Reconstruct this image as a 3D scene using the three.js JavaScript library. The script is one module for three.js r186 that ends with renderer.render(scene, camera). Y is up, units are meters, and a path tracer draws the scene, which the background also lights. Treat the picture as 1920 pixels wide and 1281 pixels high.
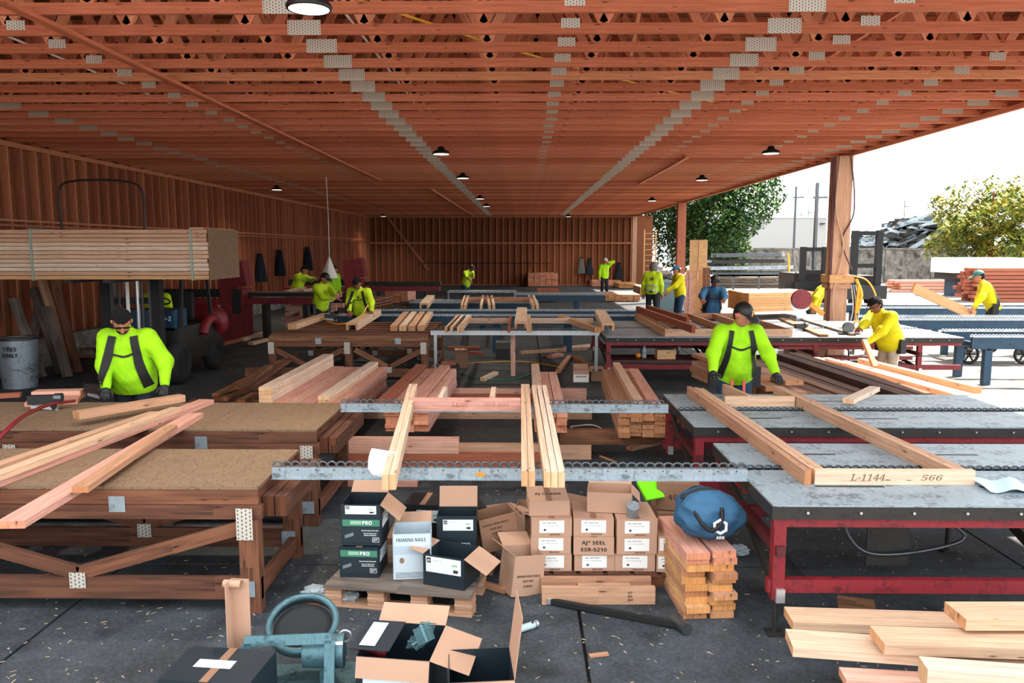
import * as THREE from 'three';
import { mergeGeometries } from 'three/addons/utils/BufferGeometryUtils.js';

// ---------- camera, sky, sun, exposure ----------
const scene = new THREE.Scene();
const H = 2.25, FOC = 1480, PITCH = -0.1178, YAW = 0.0142;
const camera = new THREE.PerspectiveCamera(2 * Math.atan(640.5 / FOC) * 180 / Math.PI, 1920 / 1281, 0.1, 400);
camera.rotation.order = 'YXZ';
camera.position.set(0, H, 0); camera.rotation.set(PITCH, YAW, 0);
camera.updateMatrixWorld(); scene.add(camera);
const renderer = new THREE.WebGLRenderer({ antialias: true });
renderer.toneMapping = THREE.LinearToneMapping;
renderer.toneMappingExposure = 1.12;
renderer.shadowMap.enabled = true;
scene.background = new THREE.Color().setRGB(0.93, 0.97, 1.0);
scene.backgroundIntensity = 2.8;
const sun = new THREE.DirectionalLight(0xfff0dc, 23);
sun.position.set(40, 56, -40); sun.target.position.set(0, 0, -16);
sun.castShadow = true; sun.shadow.radius = 1;
Object.assign(sun.shadow.camera, { left: -60, right: 60, top: 60, bottom: -60, near: 1, far: 200 });
sun.shadow.mapSize.set(4096, 4096);
scene.add(sun, sun.target);

// ---------- helpers ----------
const V = (x, y, z) => new THREE.Vector3(x, y, z);
let seedN = 7;
const R = () => { seedN = (seedN + 0x6d2b79f5) | 0; let t = Math.imul(seedN ^ (seedN >>> 15), 1 | seedN); t = (t + Math.imul(t ^ (t >>> 7), 61 | t)) ^ t; return ((t ^ (t >>> 14)) >>> 0) / 4294967296; };
const rr = (a, b) => a + (b - a) * R();
const ray = (px, py) => V((px - 960) / FOC, -(py - 640.5) / FOC, -1).applyEuler(camera.rotation);
// a pixel's point on the horizontal plane y = h, or at the distance d down the hall
const G = (px, py, h = 0) => { const r = ray(px, py), k = (h - H) / r.y; return V(r.x * k, h, r.z * k); };
const D = (px, py, d) => { const r = ray(px, py), k = -d / r.z; return V(r.x * k, H + r.y * k, -d); };
const taken = {};
const numbered = (n) => { const k = taken[n] = (taken[n] ?? -1) + 1; return k ? n + '_' + String(k).padStart(3, '0') : n; };
const shade = (o) => { o.castShadow = o.receiveShadow = true; return o; };
function tag(o, label, category, group, kind) { Object.assign(o.userData, { label, category }); if (group) o.userData.group = group; if (kind) o.userData.kind = kind; return o; }
function thing(name, label, category, pos = [0, 0, 0], turn = 0, group) {
  const o = new THREE.Group(); o.name = numbered(name); o.position.set(...pos); o.rotation.y = turn; scene.add(o);
  return tag(o, label, category, group);
}
function part(name, geo, mat, parent, label) { const m = shade(new THREE.Mesh(geo, mat)); m.name = name; if (label) m.userData.label = label; parent.add(m); return m; }
function struct(name, geo, mat) {
  const m = geo ? shade(new THREE.Mesh(geo, mat)) : new THREE.Group(); m.name = numbered(name); m.userData.kind = 'structure'; scene.add(m); return m;
}
const merge = (l) => mergeGeometries(l.map((g) => { const n = g.index ? g.toNonIndexed() : g.clone(); if (!l.every((q) => q.attributes.color)) n.deleteAttribute('color'); for (const k of Object.keys(n.attributes)) if (!['position', 'normal', 'uv', 'color'].includes(k)) n.deleteAttribute(k); return n; }));
// box with uv in metres; the two ends (along x) may take another tint
const END = [1.0, 0.8, 0.58], boxes = {};
function bx(l, h, w, ends = false, vary = 0) {
  const key = [l, h, w, ends, vary].join();
  if (boxes[key]) return boxes[key];
  const g = new THREE.BoxGeometry(l, h, w), p = g.attributes.position, u = g.attributes.uv, c = new Float32Array(72), o = vary * 0.37;
  for (let i = 0; i < 24; i++) {
    const f = i >> 2, x = p.getX(i), y = p.getY(i), z = p.getZ(i);
    if (f < 2) u.setXY(i, y + o, z + o); else if (f < 4) u.setXY(i, x + o, z + o * 1.7); else u.setXY(i, x + o * 1.3, y + o * 0.7);
    const t = ends && f < 2 ? END : [1, 1, 1]; c.set(t, i * 3);
  }
  g.setAttribute('color', new THREE.BufferAttribute(c, 3));
  return boxes[key] = g;
}
const vx = (w, h, d, vary = 0) => boxes['v' + [w, h, d, vary]] ??= bx(h, w, d, false, vary).clone().rotateZ(Math.PI / 2); // the grain runs upright
const bxAt = (l, h, w, x, y, z, e) => bx(l, h, w, e).clone().translate(x, y, z);
const cyl = (r0, r1, h, n = 16) => new THREE.CylinderGeometry(r0, r1, h, n);
function bar(a, b, w, h, ends) { // box along a -> b: w across, h upright
  const g = bx(a.distanceTo(b), h, w, ends, (R() * 6) | 0).clone();
  return g.applyMatrix4(basis(a, b).setPosition(a.clone().lerp(b, 0.5)));
}
function basis(a, b, roll = 0) {
  const x = b.clone().sub(a).normalize(), up = Math.abs(x.y) > 0.95 ? V(0, 0, 1) : V(0, 1, 0);
  const z = x.clone().cross(up).normalize(), y = z.clone().cross(x);
  return new THREE.Matrix4().makeBasis(x, y, z).multiply(new THREE.Matrix4().makeRotationX(roll));
}
const tube = (pts, r, n = 24, k = 6) => new THREE.TubeGeometry(new THREE.CatmullRomCurve3(pts), n, r, k);

// ---------- procedural textures ----------
function noise2(w, h, seed) { // tileable value noise sampler on a w x h lattice
  const t = new Float32Array(w * h); let s = seed; for (let i = 0; i < t.length; i++) { s = (s * 1664525 + 1013904223) >>> 0; t[i] = s / 4294967296; }
  return (x, y) => { const X = Math.floor(x), Y = Math.floor(y), fx = x - X, fy = y - Y, a = fx * fx * (3 - 2 * fx), b = fy * fy * (3 - 2 * fy);
    const q = (i, j) => t[(((Y + j) % h + h) % h) * w + (((X + i) % w + w) % w)];
    return (q(0, 0) * (1 - a) + q(1, 0) * a) * (1 - b) + (q(0, 1) * (1 - a) + q(1, 1) * a) * b; };
}
function dataTex(W, Hh, f, repX, repY, srgb = true) {
  const d = new Uint8Array(W * Hh * 4);
  for (let y = 0; y < Hh; y++) for (let x = 0; x < W; x++) { const c = f(x / W, y / Hh), i = (y * W + x) * 4; for (let k = 0; k < 3; k++) d[i + k] = Math.max(0, Math.min(255, (Array.isArray(c) ? c[k] : c) * 255)); d[i + 3] = 255; }
  const t = new THREE.DataTexture(d, W, Hh); t.wrapS = t.wrapT = THREE.RepeatWrapping; t.magFilter = THREE.LinearFilter; t.minFilter = THREE.LinearMipmapLinearFilter; t.generateMipmaps = true;
  if (srgb) t.colorSpace = THREE.SRGBColorSpace; t.repeat.set(repX, repY); t.needsUpdate = true; return t;
}
const nA = noise2(64, 64, 3), nB = noise2(128, 128, 11), nC = noise2(256, 256, 29);
const knots = []; for (let i = 0; i < 9; i++) knots.push([R(), R(), rr(0.008, 0.016)]);
const woodGrain = (rough) => dataTex(1024, 512, (u, v) => {
  let w = v * 46 + nA(u * 4, v * 8) * 3.2; let k = 0;
  for (const [ku, kv, kr] of knots) { let du = Math.abs(u - ku), dv = Math.abs(v - kv); du = Math.min(du, 1 - du) * 0.5; dv = Math.min(dv, 1 - dv); const q = Math.hypot(du * 2, dv * 1.2) / kr; if (q < 6) { w += 3 * Math.exp(-q * q * 0.12); k = Math.max(k, Math.exp(-q * q * 1.6)); } }
  const ring = 0.5 + 0.5 * Math.sin(w * 2.2), fine = nC(u * 32, v * 256), co = nB(u * 8, v * 16);
  let l = 0.93 - ring * ring * 0.055 - (fine - 0.5) * 0.12 - (co - 0.5) * 0.12 - k * 0.5;
  if (rough) l = l - Math.max(0, nB(u * 10 + 3, v * 60) - 0.66) * 0.7 - (nA(u * 6, v * 12) - 0.5) * 0.35;
  return [l, l * (0.985 - k * 0.12), l * (0.97 - k * 0.2)];
}, 0.5, 2);
const GRAIN = woodGrain(false), OLD = woodGrain(true);
const flakes = []; for (let i = 0; i < 5200; i++) flakes.push([R(), R(), rr(0.01, 0.035), rr(0.002, 0.005), R() * 3.14, rr(0.55, 1.05)]);
function osbCanvas(n) {
  const c = document.createElement('canvas'); c.width = c.height = n; const g = c.getContext('2d'); g.fillStyle = '#b8a893'; g.fillRect(0, 0, n, n);
  for (const [x, y, l, w, a, b] of flakes) for (const ox of [0, -1]) { g.save(); g.translate((x + ox * (x > 0.97)) * n, y * n); g.rotate(a); const q = b * 205 | 0; g.fillStyle = `rgba(${q},${q * 0.9 | 0},${q * 0.78 | 0},.55)`; g.fillRect(-l * n / 2, -w * n / 2, l * n, w * n); g.restore(); }
  const t = new THREE.CanvasTexture(c); t.wrapS = t.wrapT = THREE.RepeatWrapping; t.colorSpace = THREE.SRGBColorSpace; t.repeat.set(0.8, 0.8); return t;
}
const OSB = osbCanvas(1024);
const CONC = dataTex(1024, 1024, (u, v) => { const a = nA(u * 8, v * 8), b = nB(u * 32, v * 32), c = nC(u * 256, v * 256), s = Math.max(0, nA(u * 16 + 5, v * 16) - 0.66) * 1.4, e = nB(u * 16 + 9, v * 16 + 4); const l = 0.62 + (a - 0.5) * 0.2 + (b - 0.5) * 0.12 + (c - 0.5) * 0.2 + s * 0.35 - Math.max(0, e - 0.7) * 0.8; return [l, l, l]; }, 0.28, 0.28);
const ASPHALT = dataTex(1024, 1024, (u, v) => { const a = nA(u * 8, v * 8), b = nB(u * 40, v * 40), c = nC(u * 256, v * 256), s = Math.max(0, nB(u * 16 + 5, v * 16) - 0.7); const l = 0.76 + (a - 0.5) * 0.2 + (b - 0.5) * 0.14 + (c - 0.5) * 0.26 - s * 0.7 + Math.max(0, c - 0.93) * 3; return [l, l, l * 1.01]; }, 0.31, 0.31);
const WORN = dataTex(512, 512, (u, v) => { const a = nA(u * 12, v * 12), b = nB(u * 60, v * 60), c = nC(u * 200, v * 30); const l = 0.88 - Math.max(0, a * 0.6 + b * 0.5 - 0.62) * 0.8 - (c - 0.5) * 0.1; return [l, l, l]; }, 0.9, 0.9);
const FABRIC = dataTex(256, 256, (u, v) => { const l = 0.93 + (nB(u * 128, v * 128) - 0.5) * 0.1 + (nA(u * 7, v * 7) - 0.5) * 0.1; return [l, l, l]; }, 2, 2);

const TEETH = dataTex(64, 64, (u, v) => { const a = (u * 4) % 1, b = (v * 4 + (Math.floor(u * 4) % 2) * 0.5) % 1; return a > 0.3 && a < 0.62 && b > 0.2 && b < 0.75 ? 0.42 : 0.95; }, 10, 10);
// ---------- materials ----------
const std = (color, rough = 0.8, o = {}) => new THREE.MeshStandardMaterial({ color, roughness: rough, ...o });
const wood = (color, map = GRAIN, rough = 0.75) => std(color, rough, { map, vertexColors: true });
const M = {
  truss: [wood('#ea9070'), wood('#dc8260'), wood('#f2a07c'), wood('#cc7452'), wood('#e89a70')], stud: [wood('#d08560'), wood('#b87052')], osbWall: std('#b87a56', 0.85, { map: OSB }),
  pink: [wood('#e2a898'), wood('#dba08c'), wood('#e8b5a2')], pale: [wood('#eacbb0'), wood('#e2bd9e'), wood('#f0d8c2')], tan: [wood('#cc9f80'), wood('#c09072'), wood('#d6ac8e')], brown: [wood('#84573c', OLD), wood('#744a33', OLD), wood('#946747', OLD)],
  old: [wood('#7d4f37', OLD, 0.9), wood('#6b4330', OLD, 0.9)], grey: [wood('#7c7067', OLD, 0.9), wood('#6b6159', OLD, 0.9)], darkWood: [wood('#6e4c3c', OLD, 0.85), wood('#5a3d31', OLD, 0.85)],
  red2: [wood('#b0674d'), wood('#a35b44')], orange: [wood('#dfb07c'), wood('#d5a26c')],
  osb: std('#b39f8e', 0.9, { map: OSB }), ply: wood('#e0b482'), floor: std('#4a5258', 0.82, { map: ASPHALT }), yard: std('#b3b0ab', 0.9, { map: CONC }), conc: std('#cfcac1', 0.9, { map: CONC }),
  galv: std('#b4c3cd', 0.42, { metalness: 0.5, map: WORN }), plate: std('#d8d1c4', 0.5, { metalness: 0.35, map: TEETH }), steel: std('#6a6f73', 0.3, { metalness: 0.75, map: WORN }), slab: std('#a3b4bd', 0.48, { metalness: 0.1, map: WORN }), chain: std('#5e6468', 0.35, { metalness: 0.8 }),
  red: std('#8c1f2b', 0.5, { map: WORN }), redDark: std('#5c1a20', 0.55, { map: WORN }), blue: std('#1d4a68', 0.45, { map: WORN }), black: std('#16181a', 0.5), rubber: std('#1d1f21', 0.85), dark: std('#2a2724', 0.6, { map: WORN }), white: std('#e9e7e2', 0.6), paper: std('#eef0f2', 0.8, { side: 2 }),
  card: std('#b8927a', 0.85, { side: 2 }), cardDark: std('#8f6a52', 0.85, { side: 2 }), boxBlue: std('#12222c', 0.55, { side: 2 }), lime: std('#a4e800', 0.85, { map: FABRIC }), yellow: std('#e2d800', 0.85, { map: FABRIC }), vest: std('#c9ee1a', 0.8, { map: FABRIC }), denim: std('#24425c', 0.9, { map: FABRIC }), navy: std('#1b2530', 0.9, { map: FABRIC }), blueShirt: std('#2b5f88', 0.85, { map: FABRIC }), beige: std('#c4b2a0', 0.9, { map: FABRIC }), hoodie: std('#6f6a68', 0.9, { map: FABRIC }),
  strap: std('#0f1113', 0.7), glove: std('#15181b', 0.6), skin: std('#b87d60', 0.6), skinDark: std('#7a4a35', 0.6), hair: std('#030303', 1), lens: std('#101214', 0.2), silver: std('#c6ccd0', 0.3, { metalness: 0.7 }), tealMetal: std('#5f8791', 0.45, { metalness: 0.5, map: WORN }), limePlastic: std('#7cf000', 0.5), pinkTape: std('#e2605c', 0.7, { side: 2 }), bag: std('#2d5d80', 0.75, { map: FABRIC }), orangeTool: std('#d98a1e', 0.5), yellowHose: std('#e6a92c', 0.5), redHose: std('#7a1622', 0.5), tealHose: std('#1f6e6a', 0.5), wrap: new THREE.MeshPhysicalMaterial({ color: '#cfdbe2', roughness: 0.35, transmission: 0.5, thickness: 0, side: 2 }),
};
const pick = (m) => Array.isArray(m) ? m[(R() * m.length) | 0] : m;
const KIND = ['plank', 'timber', 'stud', 'joist', 'bearer', 'offcut', 'stick', 'post', 'header', 'board'];
const kindOf = (l) => KIND.filter((k) => l.includes(k)).sort((a, b) => l.indexOf(a) - l.indexOf(b))[0] ?? 'board';
// a board between the centres of its two ends
function board(a, b, w, t, mat, label, group, o = {}) {
  const m = shade(new THREE.Mesh(bx(+a.distanceTo(b).toFixed(2), t, w, true, (R() * 5) | 0), pick(mat)));
  m.name = numbered(o.name ?? kindOf(label)); m.quaternion.setFromRotationMatrix(basis(a, b, o.roll ?? 0)); m.position.copy(a).lerp(b, 0.5);
  scene.add(m); return tag(m, label, o.category ?? kindOf(label), group);
}
// the same, its ends given as pixels of the middle of its underside resting at height h
const lay = (p, q, h, w, t, mat, label, group, o = {}) => { const a = G(...p, h), b = G(...q, o.h2 ?? h); a.y += t / 2 + 0.001; b.y += t / 2 + 0.001; return board(a, b, w, t, mat, label, group, o); };
// boards piled in rows and layers, running along the hall from depth d0 to d1 (or across when o.across)
function pile(x0, d0, d1, y0, n, layers, w, t, mat, label, group, o = {}) {
  for (let k = 0; k < layers; k++) for (let i = 0; i < n; i++) {
    const j = o.jit ?? 0.05, gp = o.gap ?? 0.004, s = rr(-j, j), x = x0 + (i + 0.5) * (w + gp) + rr(-0.003, 0.003), y = y0 + (k + 0.5) * (t + 0.0015), sk = (o.skew ?? 0);
    if (o.across) board(V(d0 + s, y, -x0 - (i + 0.5) * (w + 0.004)), V(d1 + s, y, -x0 - (i + 0.5) * (w + 0.004)), w, t, mat, label, group, o);
    else board(V(x, y, -d0 + s), V(x + sk, y, -d1 + s), w, t, mat, label, group, o);
  }
}
const TT = 0.8, YC = 4.17, XL = -9.3, XE = 6.58, DB = 47.9; // table height, underside of trusses, left wall, eave, back wall
// ---------- setting: floor, yard, roof, walls, posts ----------
const floorG = struct('floor');
{ // concrete slabs with open joints
  part('joint_bed', bxAt(16.1, 0.1, 48, -1.3, -0.09, -26.2), M.dark, floorG);
  const geo = bx(3.18, 0.1, 3.18);
  for (let i = 0; i < 5; i++) for (let j = 0; j < 15; j++) { const s = part('slab', geo, M.floor, floorG); s.position.set(-7.75 + i * 3.2 + 0.1, -0.05, -3.8 - j * 3.2); }
}
for (const [w, l, x, z] of [[90, 220, 51.7, -60], [100, 60, -43.3, 27.8], [91, 160, -54.8, -82], [16.1, 100, -1.3, -100.2]]) struct('ground', bxAt(w, 0.2, l, x, -0.104, z), M.yard);
const ceil = struct('ceiling');
{
  const deckMat = M.osbWall;
  const N = 66, z0 = -4.8, sp = 0.653, len = XE - XL + 0.25, xm = (XE + XL) / 2;
  for (let i = -1; i < 13; i++) for (let j = 0; j < 9; j++) { const d = part('deck_panel', bx(1.224, 0.02, 4.908), deckMat, ceil); d.position.set(XL + 0.78 + i * 1.225, YC + 1.24, -7.2 - j * 4.91); }
  const chord = bx(+len.toFixed(2), 0.092, 0.04, true), plateBig = bx(0.3, 0.13, 0.004), plateSm = bx(0.17, 0.085, 0.004);
  const webs = []; for (let k = 0; k < 15; k++) { const x = XL + 0.3 + k * 1.08; webs.push([x, 0.09, x + 0.54, 1.13], [x + 0.54, 1.13, x + 1.08, 0.09]); }
  for (let i = 0; i < N; i++) {
    const t = new THREE.Group(); t.name = 'truss'; ceil.add(t); t.position.set(0, YC, z0 - i * sp);
    const m = pick(M.truss), c = part('bottom_chord', chord, m, t); c.position.set(xm, 0.046, 0);
    const far = i > 34;
    if (!far || i % 2) { const c2 = part('top_chord', chord, m, t); c2.position.set(xm, 1.18, 0); }
    if (!far) for (const [x, y, x2, y2] of webs) part('web', bar(V(x, y, 0), V(x2, y2, 0), 0.038, 0.089), pick(M.truss), t);
    for (const [x, g, dy] of [[-1.98, plateBig, 0.06], [2.32, plateBig, 0.06], [0.42, plateSm, 0.09], [-4.62, plateSm, 0.09], [4.98, plateSm, 0.09], [-7.2, plateBig, 0.09], [3.1, plateSm, 0.1]]) { if (far && g === plateSm) continue; const p = part('truss_plate', g, M.plate, t); p.position.set(x + rr(-0.02, 0.02), dy, 0.0225); }
    const e = part('truss_plate', plateBig, M.plate, t); e.position.set(XE - 0.3, 0.1, 0.0225);
  }
  // braces and services running down the hall, on or under the bottom chords
  const along = (n, x, y, d0, d1, w, h, m) => part(n, bar(V(x, y, -d0), V(x, y, -d1), w, h, true), m, ceil);
  along('lateral_brace', -4.05, YC - 0.02, 6.2, 22.5, 0.09, 0.038, M.truss[1]); along('lateral_brace', -1.32, YC + 0.5, 5, 26, 0.038, 0.089, M.truss[2]);
  along('lateral_brace', 3.6, YC + 0.35, 5, 17, 0.038, 0.089, M.truss[0]); along('lateral_brace', 3.45, YC - 0.02, 17, 24, 0.09, 0.038, M.truss[2]); along('lateral_brace', -3.0, YC - 0.02, 26, 47, 0.09, 0.038, M.truss[2]);
  for (const x of [-6.6, 1.1]) for (let d = 5; d < 26; d += 3.9) { part('cross_brace', bar(V(x, YC + 0.1, -d), V(x, YC + 1.1, -d - 1.95), 0.038, 0.089), M.truss[1], ceil); part('cross_brace', bar(V(x + 0.05, YC + 1.1, -d - 1.95), V(x + 0.05, YC + 0.1, -d - 3.9), 0.038, 0.089), M.truss[2], ceil); }
  part('conduit', tube([V(-4.95, YC + 0.1, -5), V(-4.95, YC + 0.1, -20), V(-4.95, YC + 0.1, -44)], 0.012, 6), M.white, ceil);
  part('conduit', tube([V(-1.6, YC + 0.16, -5), V(-1.55, YC + 0.16, -20), V(-1.5, YC + 0.1, -44)], 0.012, 6), M.white, ceil);
  part('yellow_pipe', tube([V(-2.2, YC + 0.2, -6), V(0.2, YC + 0.16, -9), V(3.6, YC + 0.14, -12.5)], 0.014, 12), M.yellowHose, ceil);
  part('eave_beam', bar(V(XE + 0.12, YC - 0.02, -4.7), V(XE + 0.12, YC - 0.02, -DB), 0.05, 0.07), M.truss[2], ceil);
  part('fascia', bar(V(XE + 0.18, YC + 0.62, -4.7), V(XE + 0.18, YC + 0.62, -DB), 0.025, 1.3), M.truss[1], ceil);
}
function studWall(w, along0, along1, at, step, y1) { // builder in local coordinates: length on x, room side +z
  for (let x = along0; x <= along1; x += step) { const s = part('stud', vx(0.045, y1 - 0.12, 0.14, (R() * 5) | 0), pick(M.stud), w); s.position.set(x + rr(-0.015, 0.015), y1 / 2, 0.07); s.rotation.z = 0; }
  for (let x = along0; x < along1; x += 1.22) for (let k = 0; k < 2; k++) { const p = part('sheathing_panel', bx(1.22, y1 / 2, 0.015), M.osbWall, w); p.position.set(x + 0.61, y1 * (0.25 + k * 0.5), -0.008); }
  part('sill_plate', bxAt(along1 - along0, 0.05, 0.15, (along0 + along1) / 2, 0.03, 0.07), M.stud[1], w); part('top_plate', bxAt(along1 - along0, 0.09, 0.15, (along0 + along1) / 2, y1 - 0.05, 0.08), M.stud[0], w);
}
const wl = struct('wall_left'); wl.position.set(XL - 0.15, 0, 0); wl.rotation.y = Math.PI / 2; // local x runs towards the camera side (-z is +x)
studWall(wl, 1.5, DB + 0.2, 0, 0.43, YC);
part('nailer_strip', bxAt(DB - 1, 0.045, 0.04, DB / 2, 2.75, 0.16), M.stud[0], wl); part('nailer_strip', bxAt(DB - 1, 0.045, 0.04, DB / 2, 2.66, 0.16), M.stud[1], wl);
const wb = struct('wall_back'); wb.position.set(XL, 0, -DB - 0.15);
studWall(wb, 0, XE - XL + 0.1, 0, 0.385, YC);
part('ledger', bxAt(XE - XL, 0.1, 0.05, (XE - XL) / 2, 2.55, 0.165), M.stud[0], wb); part('pipe_rail', new THREE.CylinderGeometry(0.025, 0.025, 8, 8).rotateZ(1.57).translate(7, 1.35, 0.2), M.black, wb);
part('diagonal_brace', bar(V(1.2, 4, 0.17), V(3.6, 0.9, 0.17), 0.03, 0.14), M.stud[1], wb);

part('upper_panel', bxAt(DB + 2, 1.3, 0.015, DB / 2, YC + 0.6, -0.008), M.osbWall, wl); part('upper_panel', bxAt(XE - XL + 0.5, 1.3, 0.015, (XE - XL) / 2, YC + 0.6, -0.008), M.osbWall, wb);
// low concrete curb along the left wall
struct('trim_1', bxAt(0.2, 0.55, 30, XL + 0.12, 0.275, -27), M.conc);
// posts under the eave
for (const [d, w, l] of [[16.6, 0.34, 'thick timber post with hoses, a timber bracket and yellow cord at its foot'], [33.1, 0.34, 'reddish timber post standing beside leaning plywood sheets'], [46.9, 0.26, 'timber corner post at the end of the back wall']]) {
  const p = thing('timber_post', l, 'post', [XE - 0.05, 0, -d]);
  part('shaft', vx(w, YC - 0.06, w).clone().translate(0, YC / 2 - 0.03, 0), d === 33.1 ? M.red2[0] : M.tan[0], p);
  part('base_plate', bxAt(w + 0.1, 0.03, w + 0.1, 0, 0.015, 0), M.dark, p);
  if (d === 16.6) {
    part('bracket', bxAt(0.5, 0.16, 0.5, 0.02, 1.62, 0), M.orange[1], p); part('bracket', bxAt(0.42, 0.12, 0.46, 0, 1.48, 0), M.tan[1], p);
    part('dark_strap', bxAt(0.06, 3.9, 0.03, -0.2, 2.1, 0.16), M.redDark, p);
    const q = (a) => a.map(([x, y, z]) => V(x, y, z));
    part('pale_hose', tube(q([[-0.12, 4.1, 0.2], [-0.16, 3.0, 0.22], [0.02, 2.3, 0.22], [-0.15, 1.2, 0.24], [-0.02, 0.2, 0.24]]), 0.018, 40), M.card, p);
    part('dark_cable', tube(q([[0.1, 4.1, 0.2], [0.21, 3.3, 0.2], [0.2, 2.9, 0.2], [0.0, 2.4, 0.2], [0.2, 1.8, 0.28]]), 0.014, 30), M.redDark, p);
    part('yellow_cord', tube(q([[0.26, 1.68, 0.25], [0.5, 1.6, 0.3], [0.72, 1.2, 0.3], [0.6, 0.7, 0.3], [0.36, 0.72, 0.3], [0.34, 1.5, 0.3]]), 0.016, 40), M.yellowHose, p);
    part('yellow_cord', tube(q([[0.3, 1.62, 0.27], [0.42, 1.3, 0.28], [0.33, 0.9, 0.28], [0.36, 1.5, 0.28]]), 0.03, 30), M.yellowHose, p);
    for (let i = 0; i < 5; i++) part('cable', tube(q([[0.24 + i * 0.02, 1.5, 0.2], [0.28 + i * 0.03, 1.0, 0.24], [0.2 + i * 0.04, 0.5, 0.25], [0.27 + i * 0.02, 0.05, 0.22]]), 0.012, 20), i % 2 ? M.black : M.silver, p);
  }
}
// high-bay lamps
const lampGlow = new THREE.MeshStandardMaterial({ color: '#ffffff', emissive: '#fff3dd', emissiveIntensity: 3.2 });
[[580, 12], [829, 289], [867, 332], [901, 373], [912, 386], [1440, 288], [1320, 335], [1222, 376], [516, 354], [720, 405.3], [1066, 405.3]].forEach(([x, y], i) => {
  const c = G(x, y, YC - 0.13); c.z = -4.8 - Math.round((-c.z - 4.8) / 0.653) * 0.653; const l = thing('high_bay_lamp', ['round black high-bay lamp glowing white, hung lowest before the front truss', 'black high-bay lamp under the left row of big truss plates, foremost of its row', 'black high-bay lamp under the left row of truss plates, second of its row', 'black high-bay lamp under the left row of truss plates, third of its row', 'black high-bay lamp under the left row of truss plates, fourth of its row', 'black high-bay lamp near the eave above the thick timber post', 'black high-bay lamp by the eave, second of the eave row', 'black high-bay lamp by the eave, last of the eave row', 'high-bay lamp over the left wall machines', 'small far high-bay lamp at the left of the back wall', 'small far high-bay lamp lighting the back wall'][i], 'lamp', [c.x, c.y, c.z], 0, 'high-bay lamps under the trusses');
  part('housing', new THREE.LatheGeometry([[0.0, 0.11], [0.06, 0.11], [0.07, 0.06], [0.15, 0.03], [0.17, 0.0], [0.165, -0.025], [0.15, -0.025]].map(([a, b]) => new THREE.Vector2(a, b)), 28), M.black, l);
  part('lens', cyl(0.15, 0.15, 0.008, 28).translate(0, -0.02, 0), lampGlow, l); part('hook', tube([V(0, 0.11, 0), V(0.01, 0.12, 0), V(0, 0.135, 0)], 0.008, 8), M.black, l);
  const s = new THREE.SpotLight(0xfff0d8, 26, 0, 1.25, 0.6); s.position.set(0, -0.04, 0); s.target.position.set(0, -3, 0); s.castShadow = true; s.shadow.radius = 6; s.name = 'lamp_light'; l.add(s, s.target);
});
// ---------- work tables and chain rails ----------
const zig = bx(0.1, 0.1, 0.004);
function woodTable(x0, x1, d0, d1, label, o = {}) {
  const t = thing('wooden_work_table', label, 'table', [0, 0, 0]), top = TT, n = o.n ?? 2, bt = 0.018;
  const m = o.m ?? M.old;
  if (!o.open) { let x = x1; while (x > x0 + 0.01) { const w = Math.min(o.sheet ?? 0.95, x - x0); part('top_panel', bxAt(w - 0.004, bt, d1 - d0, x - w / 2, top - bt / 2, -(d0 + d1) / 2), M.osb, t); x -= w; } }
  else for (let d = d0 + 0.2; d < d1; d += 0.4) part('top_slat', bar(V(x0, top - 0.02, -d), V(x1, top - 0.02, -d), 0.2, 0.038, true), pick(M.old), t);
  for (const d of [d0 + 0.02, d1 - 0.02]) {
    for (let k = 0; k < n; k++) part('top_beam', bar(V(x0, top - bt - 0.048 - k * 0.094, -d), V(x1 - k * -0.02, top - bt - 0.048 - k * 0.094, -d), 0.04, 0.09, true), pick(m), t);
    const yb = top - bt - 0.094 * n, span = (x1 - x0) / (o.bays ?? 2);
    part('bottom_beam', bar(V(x0, 0.15, -d), V(x1, 0.15, -d), 0.04, 0.14, true), m[1], t);
    for (let i = 0; i <= (o.bays ?? 2); i++) {
      const x = x0 + i * span, xl = Math.min(Math.max(x, x0 + 0.06), x1 - 0.06);
      part('leg', vx(0.12, yb - 0.001, 0.09).clone().translate(xl, yb / 2, -d), pick(m), t);
      if (i < (o.bays ?? 2)) { part('brace', bar(V(x + 0.1, yb - 0.05, -d), V(x + span / 2, 0.24, -d), 0.036, 0.085), pick(m), t); part('brace', bar(V(x + span / 2, 0.24, -d), V(x + span - 0.1, yb - 0.05, -d), 0.036, 0.085), pick(m), t); const p = part('nail_plate', zig, M.plate, t); p.position.set(x + span / 2, 0.2, -d + 0.025); if (d > d0 + 0.1) p.position.z = -d + 0.025; }
      const pl = part('nail_plate', bx(0.1, 0.2, 0.004), M.plate, t); pl.position.set(xl - 0.02, yb - 0.02, -d + 0.05); const p2 = part('nail_plate', zig, M.galv, t); p2.position.set(xl - 0.02, 0.16, -d + 0.05);
      if (i < (o.bays ?? 2)) { const p3 = part('nail_plate', zig, M.galv, t); p3.position.set(x + span * 0.62, top - 0.11, -d + 0.024); }
    }
  }
  for (const y of [top - 0.07, top - 0.17, 0.12]) part('end_rail', bar(V(x1 - 0.05, y, -d0 - 0.05), V(x1 - 0.05, y, -d1 + 0.05), 0.05, 0.1, true), m[0], t);
  if (o.ext) for (const q of [0.02, 0.1]) part('rail_support', bar(V(x1 + q, top - 0.16, -d0 - 0.12), V(x1 + q, top - 0.16, -d1 - 0.1), 0.07, 0.13, true), m[1], t);
  return t;
}
woodTable(-6.2, -1.62, 4.66, 5.57, 'wooden trestle table topped with worn strand board and two long crossing planks', { ext: true, bays: 2.0 });
woodTable(-6.6, -1.66, 6.2, 7.3, 'wooden strand-board table where the bearded worker in lime stands', { ext: true });
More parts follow.
